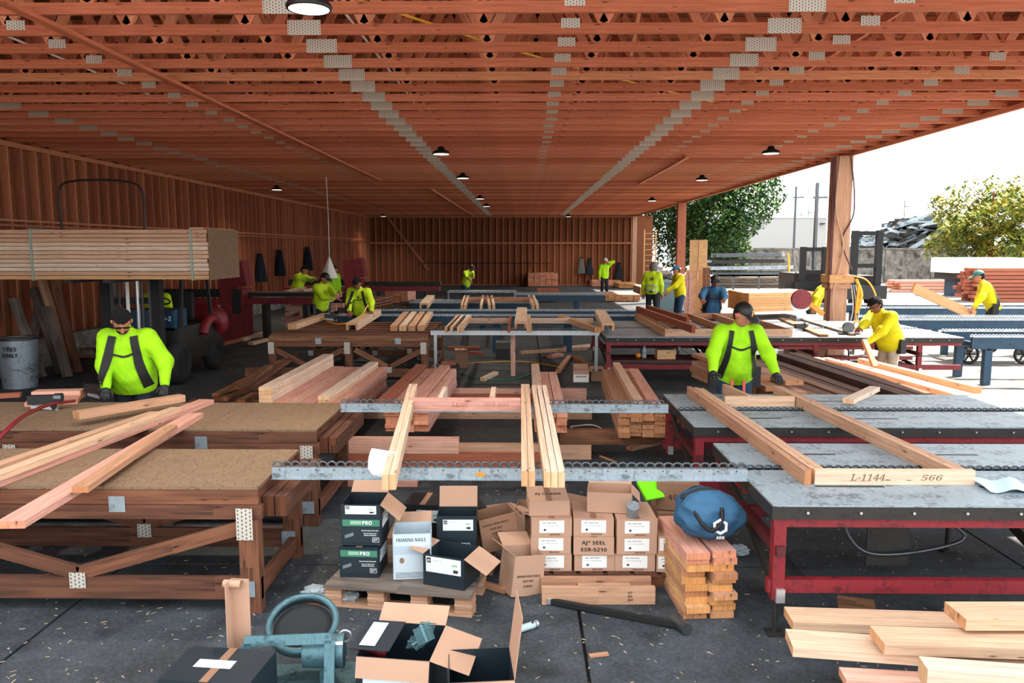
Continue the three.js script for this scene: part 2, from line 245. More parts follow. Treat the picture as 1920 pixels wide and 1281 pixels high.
woodTable(-4.3, -1.6, 13.2, 15.7, 'brown timber table with open slats and zigzag braces', { open: true, n: 2, m: M.brown });
const linkG = new THREE.TorusGeometry(0.022, 0.0065, 5, 10).scale(1.25, 1, 1);
const chain = (x0, x1, y, z) => { const l = []; for (let x = x0; x < x1; x += 0.058) { const g = linkG.clone().translate(x, y, z); l.push(g); l.push(cyl(0.006, 0.006, 0.03, 6).rotateX(1.57).translate(x + 0.029, y - 0.004, z)); } return merge(l); };
function rail(x0, x1, d, y, label, o = {}) {
  const t = thing('chain_rail', label, 'conveyor rail', [0, 0, 0]), m = o.m ?? M.galv, h = o.h ?? 0.07;
  part('channel', bxAt(x1 - x0, h, 0.045, (x0 + x1) / 2, y - h / 2, -d), m, t); part('flange', bxAt(x1 - x0, 0.005, 0.085, (x0 + x1) / 2, y - h, -d), m, t);
  part('chain', chain(x0 + 0.03, x1 - 0.03, y + 0.012, -d - 0.005), M.chain, t);
  const riv = []; for (let x = x0 + 0.05; x < x1; x += 0.116) riv.push(cyl(0.005, 0.005, 0.006, 8).rotateX(1.57).translate(x, y - 0.012, -d + 0.025)); part('rivets', merge(riv), M.steel, t);
  if (o.badge) part('badge', new THREE.CylinderGeometry(0.03, 0.03, 0.004, 24).scale(1.1, 1, 0.42).rotateX(1.57).translate(o.badge, y - h * 0.55, -d + 0.026), M.orangeTool, t, 'oval orange maker badge');
  for (const x of o.legs ?? []) { part('leg', bxAt(0.05, y - h, 0.05, x, (y - h) / 2, -d), m, t); part('foot', bxAt(0.12, 0.012, 0.12, x, 0.006, -d), m, t); }
  return t;
}
rail(-1.6, 1.42, 4.9, 0.86, 'galvanised chain rail with an orange badge above the cardboard boxes', { badge: -0.27 });
rail(-1.64, 1.3, 6.98, 0.86, 'galvanised chain rail behind, crossing over the floor lumber stacks', {});
rail(-1.58, 1.3, 13.4, 0.85, 'pale steel chain rail between the brown timber table and the red-legged table', { m: M.silver, legs: [-1.5, 1.25] });
function steelTable(x0, x1, slabs, label, o = {}) { // slabs: list of [d0, d1]
  const t = thing('steel_assembly_table', label, 'table', [0, 0, 0]), d0 = slabs[0][0], d1 = slabs.at(-1)[1], f = o.frame ?? M.red, top = TT;
  for (const [a, b] of slabs) {
    for (let x = x0; x < x1; x += 2.4) { const w = Math.min(2.4, x1 - x); part('top_plate', bxAt(w - 0.006, 0.012, b - a, x + w / 2, top - 0.006, -(a + b) / 2), o.top ?? M.slab, t); }
    for (const d of [a + 0.01, b - 0.01]) part('skirt', bxAt(x1 - x0, 0.075, 0.012, (x0 + x1) / 2, top - 0.05, -d), M.dark, t);
    part('side_skirt', bxAt(0.012, 0.075, b - a, x0 + 0.008, top - 0.05, -(a + b) / 2), M.dark, t);
    const bo = []; for (let x = x0 + 0.2; x < x1; x += 0.3) bo.push(cyl(0.008, 0.008, 0.008, 8).rotateX(1.57).translate(x, top - 0.045, -a + 0.008)); part('bolts', merge(bo), M.silver, t);
    part('rail', bxAt(x1 - x0 - 0.04, 0.05, 0.05, (x0 + x1) / 2, top - 0.115, -a - 0.05), f, t); part('rail', bxAt(x1 - x0 - 0.04, 0.05, 0.05, (x0 + x1) / 2, top - 0.115, -b + 0.05), f, t);
    if (o.slots) for (const x of o.slots) part('slot', bxAt(0.42, 0.004, 0.03, x, top - 0.0005, -(a + b) / 2), M.black, t);
  }
  for (let i = 0; i + 1 < slabs.length; i++) part('chain', chain(x0 + 0.03, x1 - 0.03, top - 0.002, -(slabs[i][1] + slabs[i + 1][0]) / 2), M.chain, t);
  for (let x = x0 + 0.06; x < x1; x += o.step ?? 1.7) for (const d of [d0 + 0.06, d1 - 0.06]) {
    part('leg', bxAt(0.07, top - 0.36, 0.07, x, top / 2 + 0.04, -d), f, t); part('jack_screw', cyl(0.018, 0.018, 0.26, 8).translate(x, 0.13, -d), M.dark, t); part('jack_nut', bxAt(0.05, 0.08, 0.05, x + 0.01, 0.25, -d + 0.03), M.silver, t); part('foot', bxAt(0.1, 0.012, 0.1, x, 0.006, -d), M.dark, t);
  }
  for (const d of [d0 + 0.06, d1 - 0.06]) part('lower_rail', bxAt(x1 - x0, 0.08, 0.05, (x0 + x1) / 2, 0.3, -d), f, t);
  for (let x = x0 + 0.06; x < x1; x += 1.7) { part('cross_rail', bxAt(0.05, 0.06, d1 - d0, x, 0.52, -(d0 + d1) / 2), M.redDark, t); part('end_brace', bar(V(x, 0.28, -d0 - 0.08), V(x, top - 0.12, -d1 + 0.1), 0.03, 0.05), M.dark, t); }
  return t;
}
const tr = steelTable(1.42, 5.2, [[4.37, 5.08], [5.17, 5.8]], 'dark steel table with red legs under the near half of the lumber frame', { slots: [2.0, 3.0] });
part('hanging_board', bxAt(0.26, 0.4, 0.012, 2.25, 0.5, -4.72), M.dark, tr); part('wire_loop', tube([V(1.95, 0.66, -4.68), V(2.5, 0.62, -4.68), V(2.7, 0.5, -4.68), V(2.5, 0.42, -4.68), V(2.1, 0.4, -4.68), V(1.98, 0.52, -4.68), V(1.95, 0.66, -4.68)], 0.012, 40), M.steel, tr);
steelTable(1.4, 5.4, [[6.37, 6.98], [7.1, 7.8]], 'dark steel table where the worker in the black cap leans', { slots: [2.0, 3.0] });
const td = steelTable(1.35, 7.2, [[12.9, 14.3], [14.4, 15.8]], 'long black-edged steel table with red frame holding a four-bay lumber frame', { top: M.slab });
part('shelf', bxAt(3.2, 0.02, 0.7, 3.1, 0.4, -13.3), M.redDark, td); part('shelf', bxAt(2.2, 0.02, 0.7, 5.4, 0.3, -13.3), M.tan[0], td); for (const h of [0.45, 0.62]) part('rack_rail', bxAt(2.2, 0.05, 0.04, 5.3, h, -12.96), M.red, td);
// blue conveyors further down the hall and out in the yard
function blueLine(px0, px1, py, o = {}) {
  const a = G(px0, py, TT), b = G(px1, py, TT), t = thing('blue_conveyor', o.label, 'conveyor', [0, 0, a.z], 0, o.group), L = b.x - a.x, w = o.w ?? 0.6;
  for (const z of [0, -w]) { part('side_beam', bxAt(L, 0.2, 0.05, a.x + L / 2, TT - 0.1, z), M.blue, t); part('lip', bxAt(L, 0.015, 0.1, a.x + L / 2, TT, z), M.galv, t); part('chain', chain(a.x, b.x, TT + 0.015, z), M.silver, t); }
  for (let x = a.x + 0.3; x < b.x; x += 1.6) { part('leg', bxAt(0.12, TT - 0.2, 0.1, x, (TT - 0.2) / 2, -0.05), M.blue, t); part('leg', bxAt(0.12, TT - 0.2, 0.1, x, (TT - 0.2) / 2, -w), M.blue, t); part('cross_member', bxAt(0.08, 0.08, w, x, TT - 0.18, -w / 2), M.blue, t); }
}
blueLine(625, 1240, 592, { label: 'long blue steel conveyor with twin chains across the middle of the hall', w: 1.4 });
blueLine(770, 1010, 568, { label: 'shorter blue steel conveyor beside the grey bench with the seated frame parts', w: 0.8 });
blueLine(968, 1135, 553, { label: 'blue conveyor carrying pink studs before the far lumber piles', w: 0.8 });
blueLine(1822, 2050, 632, { label: 'blue steel conveyor beyond the red-framed table with a thick square leg', w: 0.9 });
blueLine(1632, 2050, 600, { label: 'blue steel conveyor in the yard in front of the plank carrier', w: 0.7 });
blueLine(1610, 2050, 578, { label: 'blue steel conveyor in the yard behind the plank carrier', w: 1.1 });
// ---------- lettering ----------
function canvasTex(w, h, f) { const c = document.createElement('canvas'); c.width = w; c.height = h; f(c.getContext('2d'), w, h); const t = new THREE.CanvasTexture(c); t.colorSpace = THREE.SRGBColorSpace; return t; }
function ink(text, color, font, w = 512, h = 128, extra) { // transparent lettering on a thin sheet
  const draw = (bg, fg) => canvasTex(w, h, (g) => { g.fillStyle = bg; g.fillRect(0, 0, w, h); g.fillStyle = fg; g.font = font; g.textBaseline = 'middle'; g.textAlign = 'center'; (Array.isArray(text) ? text : [text]).forEach((s, i, l) => g.fillText(s, w / 2, h * (i + 0.5) / l.length)); if (extra) extra(g, w, h, fg); });
  const a = draw('#000', '#fff'); a.colorSpace = THREE.NoColorSpace;
  return new THREE.MeshStandardMaterial({ color, roughness: 0.8, alphaMap: a, transparent: true, alphaTest: 0.4, side: 2 });
}
const sheet = (w, h) => new THREE.PlaneGeometry(w, h);
// ---------- lumber on the near tables and rails ----------
{
  const g1 = 'long planks crossing the two strand-board tables';
  lay([20, 992], [366, 783], TT, 0.14, 0.04, M.pink, 'pink wide plank, lowest and longest, crossing both strand-board tables', g1);
  lay([150, 925], [322, 806], TT + 0.041, 0.09, 0.038, M.tan, 'shorter tan plank on top of the wide pink plank on the strand-board tables', g1);
  lay([-110, 948], [388, 757], TT, 0.14, 0.04, M.pink, 'pink wide plank under two lighter planks at the left of the crossing pair', g1);
  lay([-100, 936], [330, 772], TT + 0.041, 0.09, 0.04, M.pale, 'pale narrow plank lying on the left pink plank', g1); lay([-130, 925], [290, 780], TT + 0.0, 0.09, 0.04, M.tan, 'tan plank beside the left pink plank on the strand-board tables', g1);
  const g2 = 'two thick timbers stacked under the bearded worker\'s hand';
  lay([143, 786], [342, 752], TT, 0.1, 0.062, M.pale, 'pale thick timber, lower of the two under the bearded worker\'s hand', g2); lay([143, 786], [342, 752], TT + 0.063, 0.1, 0.06, M.tan, 'tan thick timber, upper of the two under the bearded worker\'s hand', g2);
  // small offcuts at the left of the far strand-board table
  lay([52, 758], [150, 752], TT, 0.3, 0.04, M.pink, 'wide pink offcut under the red air hose'); lay([66, 748], [156, 746], TT, 0.14, 0.08, M.pink, 'thick pink offcut behind the red air hose'); lay([-30, 748], [40, 744], TT, 0.09, 0.04, M.red2, 'reddish stick at the end of the strand-board table');
  // frame parts across the chain rails
  const y = 0.885, f1 = 'studs bridging the two chain rails';
  const stud2 = (xa, da, xb, db, l, m = M.pale, yy = y) => board(V(xa, yy + 0.046, -da), V(xb, yy + 0.046, -db), 0.038, 0.09, m, l, f1);
  for (const k of [0, 0.041]) stud2(-0.78 + k, 4.34, -1.06 + k, 7.35, 'pale stud of the left pair bridging the chain rails');
  for (const k of [0, 0.041]) stud2(0.01 + k, 4.42, 0.0 + k, 7.35, 'pale stud of the middle pair bridging the chain rails');
  for (const k of [0, 0.041, 0.082]) stud2(0.14 + k, 4.4, 0.1 + k * 1.2, 7.3, 'pale stud of the right triple bridging the chain rails');
  const hd = board(V(-0.96, y + 0.055, -6.55), V(-0.02, y + 0.055, -6.55), 0.04, 0.11, M.pink, 'pink header board with red handwriting between the bridging studs', null);
  const w1 = part('handwriting', sheet(0.24, 0.07).translate(-0.04, 0, 0.0215), ink("L4/101'", '#b0503c', 'italic 90px serif'), hd); part('handwriting', sheet(0.34, 0.06).translate(0.26, 0, 0.0215), ink('303 602', '#b86a58', 'italic 90px serif'), hd);
  for (const x of [-0.72, -0.27]) board(V(x, y + 0.046, -6.6), V(x + 0.0, y + 0.046, -7.2), 0.04, 0.09, M.pale, 'short pale cripple stud behind the pink header', 'cripple studs of the header frame');
  const sh = thing('paper_sheet', 'curled white paper lying on the left pair of bridging studs', 'paper', [-0.83, y + 0.095, -4.95]); sh.rotation.y = -0.5;
  part('sheet', new THREE.CylinderGeometry(0.14, 0.14, 0.2, 12, 1, true, -0.5, 1.3).rotateZ(1.57).translate(0, -0.1, 0), M.paper, sh);
  // big frame on the steel tables
  const f2 = 'boards of the lumber frame on the near steel tables', t = TT + 0.047;
  const fr = board(V(1.8, t, -4.78), V(2.78, t, -4.78), 0.04, 0.092, M.pale, 'pale end board of the near frame with pencilled L-1144 566', f2);
  part('handwriting', sheet(0.34, 0.075).translate(-0.17, 0, 0.0212), ink('L-1144', '#6b5844', 'italic 100px serif'), fr); part('handwriting', sheet(0.2, 0.06).translate(0.22, 0, 0.0212), ink('566', '#6b5844', 'italic 100px serif', 256), fr);
  for (const [k, l] of [[0, 'outer'], [0.055, 'middle'], [0.1, 'inner']]) board(V(1.75 + k, t, -4.74 - (k ? 0.07 : 0)), V(1.64 + k, t, -7.72 + k), 0.04, 0.092, M.tan, l + ' board of the left triple side of the near lumber frame', f2);
  for (const [k, l] of [[0, 'inner'], [0.045, 'outer']]) board(V(2.68 + k, t, -4.81), V(2.5 + k, t, -7.75), 0.04, 0.092, M.tan, l + ' board of the right double side of the near lumber frame', f2);
  board(V(1.86, t, -7.2), V(2.5, t, -7.2), 0.04, 0.092, M.pale, 'pale cross board at the far end of the near lumber frame', f2);
  board(V(2.1, t, -7.25), V(2.02, t, -7.85), 0.04, 0.092, M.tan, 'short stub board behind the far cross board of the near frame', f2);
  lay([1590, 757], [1640, 733], TT, 0.1, 0.045, M.pale, 'loose pale offcut lying on the far steel table');
  const pp = thing('paper_sheet', 'creased bluish paper draped on the near steel table by the frame', 'paper', [2.93, TT + 0.004, -4.72]); { const g = new THREE.PlaneGeometry(0.3, 0.26, 8, 8).rotateX(-1.57), p = g.attributes.position; for (let i = 0; i < p.count; i++) p.setY(i, 0.012 + 0.012 * Math.sin(p.getX(i) * 30 + p.getZ(i) * 14)); g.computeVertexNormals(); part('sheet', g, std('#b9d0da', 0.8, { side: 2 }), pp); }
}
// ---------- lumber stacks on the floor between the tables ----------
{
  const put = (y, d, px0, px1, m, n, g) => { const a = D(px0, 700, d), b = D(px1, 700, d); board(V(a.x, y, -d), V(b.x, y, -d), 0.09, 0.16, m, n, g); };
  const sg = 'timbers lying across under the floor stacks';
  [[0.081, 7.9, 640, 1052, M.red2], [0.244, 7.9, 640, 860, M.pink], [0.081, 8.3, 640, 1110, M.tan], [0.081, 10.3, 640, 1110, M.tan], [0.244, 10.3, 640, 1000, M.red2], [0.081, 10.75, 730, 1110, M.brown], [0.244, 10.75, 830, 1100, M.pink], [0.081, 7.3, 645, 780, M.pink], [0.244, 8.3, 1050, 1260, M.brown]].forEach(([y, d, a, b, m]) => put(y, d, a, b, m, 'bearer timber lying across under the floor stacks', sg));
  const S = (x0, d0, d1, n, w, lay0, layers, m, label, sk = 0) => pile(x0, d0, d1, lay0, n, layers, w, 0.041, m, label, label.replace(/^.*? (board|plank)/, 'boards'), { skew: sk });
  S(-2.8, 8.2, 10.75, 6, 0.145, 0.33, 7, M.pink, 'pinkish wide board in the broad stack behind the strand-board table', 0.02);
  for (let k = 0; k < 4; k++) board(V(-2.73, 0.64 + k * 0.042, -8.2), V(-2.71, 0.64 + k * 0.042, -10.85), 0.14, 0.04, M.pale, 'pale board in the tall narrow pile on the broad stack', 'pale boards piled at the left of the broad stack');
  for (let k = 0; k < 2; k++) board(V(-2.1, 0.64 + k * 0.042, -8.15), V(-2.05, 0.64 + k * 0.042, -10.7), 0.12, 0.04, M.pale, 'pale board in the low pair on the broad stack', 'pale boards piled at the right of the broad stack');
  S(-1.45, 8.1, 10.9, 3, 0.15, 0.33, 6, M.pink, 'pink board in the stack beside the left bridging studs', 0.06);
  board(V(-1.5, 0.62, -8.1), V(-1.42, 0.62, -10.9), 0.13, 0.04, M.red2, 'reddish board on the left edge of the pink stack'); board(V(-1.17, 0.62, -8.0), V(-1.08, 0.62, -10.8), 0.14, 0.04, M.pink, 'raised pink board along the top of the pink stack');
  S(0.12, 8.1, 10.9, 3, 0.11, 0.33, 5, M.pink, 'pink board in the slim stack behind the right bridging studs', 0.0);
  for (let k = 0; k < 2; k++) board(V(0.17, 0.56 + k * 0.04, -8.0), V(0.17, 0.56 + k * 0.04, -11.1), 0.11, 0.038, M.pale, 'pale board on top of the slim pink stack', 'pale top boards of the slim stack');
  S(0.98, 8.0, 11.0, 4, 0.12, 0.31, 6, M.tan, 'brown board in the weathered stack left of the steel tables', 0.12);
  for (let k = 0; k < 2; k++) board(V(1.22, 0.58 + k * 0.042, -8.0), V(1.32, 0.58 + k * 0.042, -11.1), 0.1, 0.04, M.pale, 'pale board on the weathered stack', 'pale boards on the weathered stack'); board(V(1.4, 0.58, -8.0), V(1.52, 0.58, -10.8), 0.13, 0.04, M.pink, 'pink board on the weathered stack');
  // loose dark boards left of the broad stack
  [[[405, 745], [553, 668]], [[420, 752], [505, 690]], [[440, 748], [545, 676]], [[408, 752], [450, 738]], [[452, 758], [480, 742]]].forEach(([a, b], i) => lay(a, b, 0.35 + (i % 2) * 0.05, 0.1, 0.05, M.brown, 'weathered brown timber in the loose heap beside the broad stack', 'weathered timbers beside the broad stack'));
  for (const [x, y] of [[430, 750], [520, 690]]) { const p = G(x, y, 0.35); board(V(p.x - 0.5, 0.175, p.z), V(p.x + 0.5, 0.175, p.z), 0.12, 0.345, M.brown, 'heavy bearer block under the weathered brown heap', 'bearer blocks of the weathered heap'); }
  // floor bits
  lay([790, 885], [860, 846], 0, 0.04, 0.02, M.orange, 'thin orange stick on the floor inside the white strapping loop'); lay([1180, 845], [1250, 828], 0, 0.09, 0.04, M.tan, 'tan offcut on the floor left of the steel tables'); lay([1125, 856], [1155, 868], 0, 0.03, 0.01, M.orange, 'small orange sliver on the floor');
  const st = thing('strapping_loop', 'loop of white plastic strapping on the floor', 'strap', [0, 0, 0]); part('band', tube([[1070, 800], [1110, 797], [1146, 825], [1120, 833], [1090, 826], [1070, 800]].map(([x, y]) => G(x, y, 0.02)), 0.008, 40), M.white, st);
  // stacks right of the worker in the black cap, beyond the far steel table
  const Q = (px0, n, d0, d1, y0, L, w, t, m, label, group, sk) => { const x = G(px0, 735, 0.5).x; pile(D(px0, 700, d0).x, d0, d1, y0, n, L, w, t, m, label, group, { skew: sk, gap: 0.03, jit: 0.3 }); };
  Q(1424, 2, 8.6, 10.6, 0.5, 6, 0.21, 0.052, M.tan, 'thick tan plank in the stack beside the worker in the black cap', 'tan planks beside the worker in the black cap', -0.3);
  Q(1520, 3, 8.3, 11, 0.4, 7, 0.14, 0.04, M.brown, 'brown board in the low dark pile beyond the far steel table', 'brown boards in the low dark pile', -0.3);
  Q(1622, 2, 8.2, 11.4, 0.4, 5, 0.15, 0.05, M.darkWood, 'dark heavy timber beyond the far steel table', 'dark timbers beyond the far steel table', -0.3);
  Q(1700, 2, 8.2, 11.6, 0.42, 5, 0.18, 0.055, M.darkWood, 'dark wide timber in the row next to the sunlit planks', 'dark wide timbers next to the sunlit planks', -0.3);
  Q(1790, 6, 8.1, 12.2, 0.4, 3, 0.11, 0.05, M.tan, 'sunlit pale plank in the bundle with loose white strapping', 'sunlit pale planks with loose strapping', -0.35);
  for (let i = 0; i < 4; i++) { const x = D(1800, 700, 8.3).x + i * 0.24; board(V(x, 0.575 + (i % 2) * 0.02, -8.3 - i * 0.3), V(x - 0.35, 0.575 + (i % 2) * 0.02, -11.6), 0.1, 0.045 + (i % 2) * 0.04, M.pale, 'pale plank lying loose on top of the sunlit bundle', 'loose top planks of the sunlit bundle'); }
  lay([1640, 690], [1620, 640], 0.6, 0.09, 0.04, M.tan, 'upright tan prop board beside the worker with the circular saw', null, { h2: 0.95 });
  // foreground planks, bottom right
  const fp = 'pale planks scattered in the near right corner';
  board(G(1480, 1205, 0.22), G(2050, 1245, 0.22), 0.2, 0.05, M.pale, 'pale plank, frontmost of the low near right planks', fp); board(G(1478, 1160, 0.2), G(2080, 1180, 0.2), 0.19, 0.05, M.pale, 'pale plank with black crayon scribble in the near right corner', fp);
  board(G(1645, 1200, 0.3), G(2080, 1215, 0.3), 0.19, 0.055, M.pale, 'pale plank with a dark knot lying on two others at the near right', fp); board(G(1790, 1155, 0.38), G(2080, 1155, 0.38), 0.2, 0.06, M.pale, 'topmost pale plank in the near right corner', fp); board(G(1730, 1262, 0.3), G(2080, 1290, 0.3), 0.12, 0.1, M.pale, 'thick pale timber at the very corner of the near right planks', fp);
  board(G(1580, 1270, 0.15), G(1800, 1283, 0.15), 0.12, 0.04, M.pink, 'low pink offcut under the near right planks', fp); board(G(1570, 1140, 0.05), G(1640, 1150, 0.05), 0.16, 0.1, M.brown, 'brown bearer block under the near right planks', fp); board(G(1730, 1190, 0.09), G(1900, 1245, 0.09), 0.14, 0.14, M.tan, 'tan bearer under the near right planks', fp); board(G(1900, 1170, 0.07), G(2000, 1175, 0.07), 0.12, 0.13, M.red2, 'reddish bearer under the topmost near right plank', fp);
}
// ---------- second line: frame parts on the pale rail and tables ----------
{
  const y = 0.862, g = 'studs lying across the pale rail', dz = [12.95, 15.4];
  const st = (px, n, l, w = 0.038, m = M.pale, sk = 0) => { const x = D(px, 620, dz[0]).x; for (let i = 0; i < n; i++) board(V(x + i * (w + 0.004), y + 0.046, -dz[0]), V(x + i * (w + 0.004) + sk, y + 0.046, -dz[1]), w, 0.09, m, l, g); };
  st(836, 1, 'single stud across the pale rail'); st(846, 1, 'single stud across the pale rail'); st(859, 2, 'pair of studs across the pale rail'); st(954, 1, 'reddish stud beside the boxed post on the pale rail', 0.038, M.red2); st(990, 2, 'pale stud right of the boxed post on the pale rail'); st(1118, 2, 'angled stud near the right end of the pale rail', 0.05, M.tan, -0.5);
  const hd = (a, b, l) => board(V(D(a, 600, 14.6).x, y + 0.05, -14.6), V(D(b, 600, 14.6).x, y + 0.05, -14.6), 0.04, 0.1, M.pale, l, null);
  hd(872, 957, 'header board left of the boxed post on the second line'); hd(996, 1112, 'header board right of the boxed post on the second line');
  const chan = (px, py, px2, py2, h, l) => { const a = G(px, py, h), b = G(px2, py2, h), t = thing('boxed_post', l, 'lumber post', [0, 0, 0]), s = V(0, 0, 1); for (const k of [-0.085, 0.085]) { const A = a.clone(), B = b.clone(); A.x += k; B.x += k; A.y += 0.05; B.y += 0.05; part('side_board', bar(A, B, 0.04, 0.09, true), pick(M.pale), t); } const A = a.clone(), B = b.clone(); A.y += 0.115; B.y += 0.115; part('cap_board', bar(A, B, 0.21, 0.04, true), pick(M.pale), t); };
  chan(976, 618, 979, 588, y, 'pale boxed post of three boards with paper on its far end'); chan(660, 620, 706, 592, TT, 'boxed three-board post lying on the brown timber table'); chan(1140, 621, 1125, 594, y, 'boxed post at the right end of the pale rail');
  lay([548, 618], [612, 596], TT, 0.16, 0.1, M.pale, 'thick pale post at the left of the brown timber table'); for (let i = 0; i < 4; i++) lay([738 + i * 17, 621], [762 + i * 15, 592], TT, 0.12, 0.09, i % 2 ? M.pale : M.tan, 'stud in the row at the right end of the brown timber table', 'studs at the right end of the brown timber table');
  board(G(962, 705, 0.0).setY(0.0), G(962, 705, 0).setY(0.85), 0.08, 0.05, M.pink, 'upright pink board standing from the floor to the pale rail', null);
  chan(795, 579, 808, 562, TT, 'boxed post lying on the blue conveyor'); for (const [p, q] of [[866, 872], [872, 878], [902, 906], [918, 914], [926, 922], [1000, 992], [1008, 1000]]) lay([p, 580], [q, 560], TT + 0.03, 0.06, 0.1, M.pale, 'short stud on the long blue conveyor', 'short studs on the long blue conveyor');
  lay([880, 567], [1000, 567], TT + 0.03, 0.05, 0.14, M.tan, 'header board standing on the long blue conveyor');
  // four-bay frame on the red-framed table
  const t = TT + 0.06, f = 'boards of the four-bay lumber frame';
  const e = board(V(2.35, t, -13.05), V(4.45, t, -13.05), 0.045, 0.12, M.grey[0] && [M.pale[1]], 'long end board of the four-bay frame with faint pencil marks', f); part('handwriting', sheet(0.4, 0.08).translate(-0.25, 0, 0.024), ink('34ME5Z', '#8a7a68', 'italic 100px serif'), e);
  for (const [x, l] of [[2.36, 'outer left'], [2.46, 'second left'], [2.95, 'third'], [3.45, 'fourth'], [3.95, 'fifth'], [4.42, 'right']]) board(V(x, t, -13.1), V(x - 0.05, t, -16.2), 0.045, 0.12, M.tan, l + ' rung board of the four-bay frame', f);
  board(V(2.3, t, -16.25), V(4.4, t, -16.25), 0.045, 0.12, M.tan, 'far end board of the four-bay frame', f);
  for (const [a, b] of [[[1195, 585], [1300, 625]], [[1215, 583], [1290, 608]]]) lay(a, b, TT + 0.122, 0.06, 0.12, M.red2, 'dark reddish joist lying across the four-bay frame', 'reddish joists by the four-bay frame');
  lay([1465, 600], [1545, 632], TT, 0.14, 0.04, M.brown, 'dark board sloping toward the circular saw', null); lay([1490, 597], [1600, 630], TT, 0.09, 0.04, M.grey, 'grey board beside the circular saw', null);
}
// ---------- far lumber piles ----------
{
  const far = (px0, px1, pb, layers, n, m, label, t = 0.06) => { const a = G(px0, pb), b = G(px1, pb), w = (b.x - a.x) / n; for (let k = 0; k < layers; k++) for (let i = 0; i < n; i++) board(V(a.x + (i + 0.5) * w + rr(-0.01, 0.01), 0.03 + (k + 0.5) * t, a.z + rr(-0.03, 0.03)), V(a.x + (i + 0.5) * w, 0.03 + (k + 0.5) * t, a.z - 2.4), w - 0.012, t - 0.004, m, label, label.replace(/^.*? in/, 'boards in')); };
  far(990, 1046, 538, 7, 5, M.pink, 'pink timber end in the square far pile before the back wall', 0.11); far(1008, 1050, 567, 5, 5, M.red2, 'reddish timber end in the pile under the blue conveyor', 0.09);
  far(1128, 1200, 566, 5, 6, M.tan, 'tan board end in the pile at the right of the blue conveyor', 0.055); far(1200, 1222, 556, 6, 3, M.tan, 'tan board end in the slanted pile beside the vest wearer', 0.07); far(1110, 1165, 538, 4, 4, M.pink, 'pink board end in the pile beneath the distant worker', 0.08);
  far(1160, 1196, 541, 3, 3, M.orange, 'orange board end in the flat pile near the bins', 0.08); far(722, 765, 570, 5, 3, M.pink, 'pink timber end in the stack beside the red saw beam', 0.1);
  // crib of squared timbers by the left workers
  const g = 'squared timbers in the open crib by the left workers'; const a = G(540, 628), b = G(625, 628);
  for (let k = 0; k < 8; k++) for (let i = 0; i < 3; i++) { const y = 0.1 + k * 0.145; if (k % 2) board(V(a.x + i * 0.38, y, a.z), V(a.x + i * 0.38 + 0.02, y, a.z - 1.6), 0.13, 0.1, M.pale, 'squared timber running away in the open crib by the left workers', g); else board(V(a.x - 0.15 + rr(-0.1, 0.1), y, a.z - 0.1 - i * 0.6), V(b.x + rr(-0.1, 0.1), y, a.z - 0.1 - i * 0.6), 0.14, 0.12, M.pink, 'squared timber lying across in the open crib by the left workers', g); }
  for (let k = 0; k < 9; k++) for (let i = 0; i < 4; i++) { const p = G(640, 622); board(V(p.x + i * 0.2, 0.05 + k * 0.09, p.z - 1), V(p.x + 0.25 + i * 0.2, 0.05 + k * 0.09, p.z - 2.9), 0.18, 0.06, M.brown, 'long brown board in the pile behind the left workers', 'long brown boards behind the left workers'); }
  for (let k = 0; k < 6; k++) { const p = G(752, 612); for (let i = 0; i < 3; i++) board(V(p.x + i * 0.2, 0.1 + k * 0.11, p.z - 0.3), V(p.x + 0.5 + i * 0.2, 0.1 + k * 0.11, p.z - 2.1), 0.17, 0.08, M.grey, 'grey weathered board in the stack right of the kneeling worker', 'grey weathered boards by the red saw'); }
  // yard: sunlit stack, plank piles
  const s = G(1392, 588, 0.2); for (let k = 0; k < 7; k++) for (let i = 0; i < 4; i++) board(V(s.x + 0.05, 0.3 + k * 0.085, s.z - i * 0.5), V(s.x + 2.4, 0.3 + k * 0.085, s.z - 0.9 - i * 0.5), 0.44, 0.08, M.orange, 'thick orange plank in the sunlit stack by the thick post', 'orange planks in the sunlit stack');
  for (const [px, pb, n, L, m, l] of [[1680, 548, 3, 4, M.pink, 'pink board in the marked pile in the yard'], [1830, 566, 4, 9, M.red2, 'reddish board in the large yard pile at the right'], [1330, 540, 3, 4, M.grey, 'grey board on the steel rack in the yard']]) { const p = G(px, pb); for (let k = 0; k < L; k++) for (let i = 0; i < n; i++) board(V(p.x + rr(-0.3, 0.2), 0.066 + k * 0.16, p.z - i * 0.4), V(p.x + 4.2 + rr(-0.4, 0.4), 0.066 + k * 0.16, p.z - i * 0.4), 0.3, 0.13, m, l, l.replace(/^.*? in|^.*? on/, 'boards of')); }
}
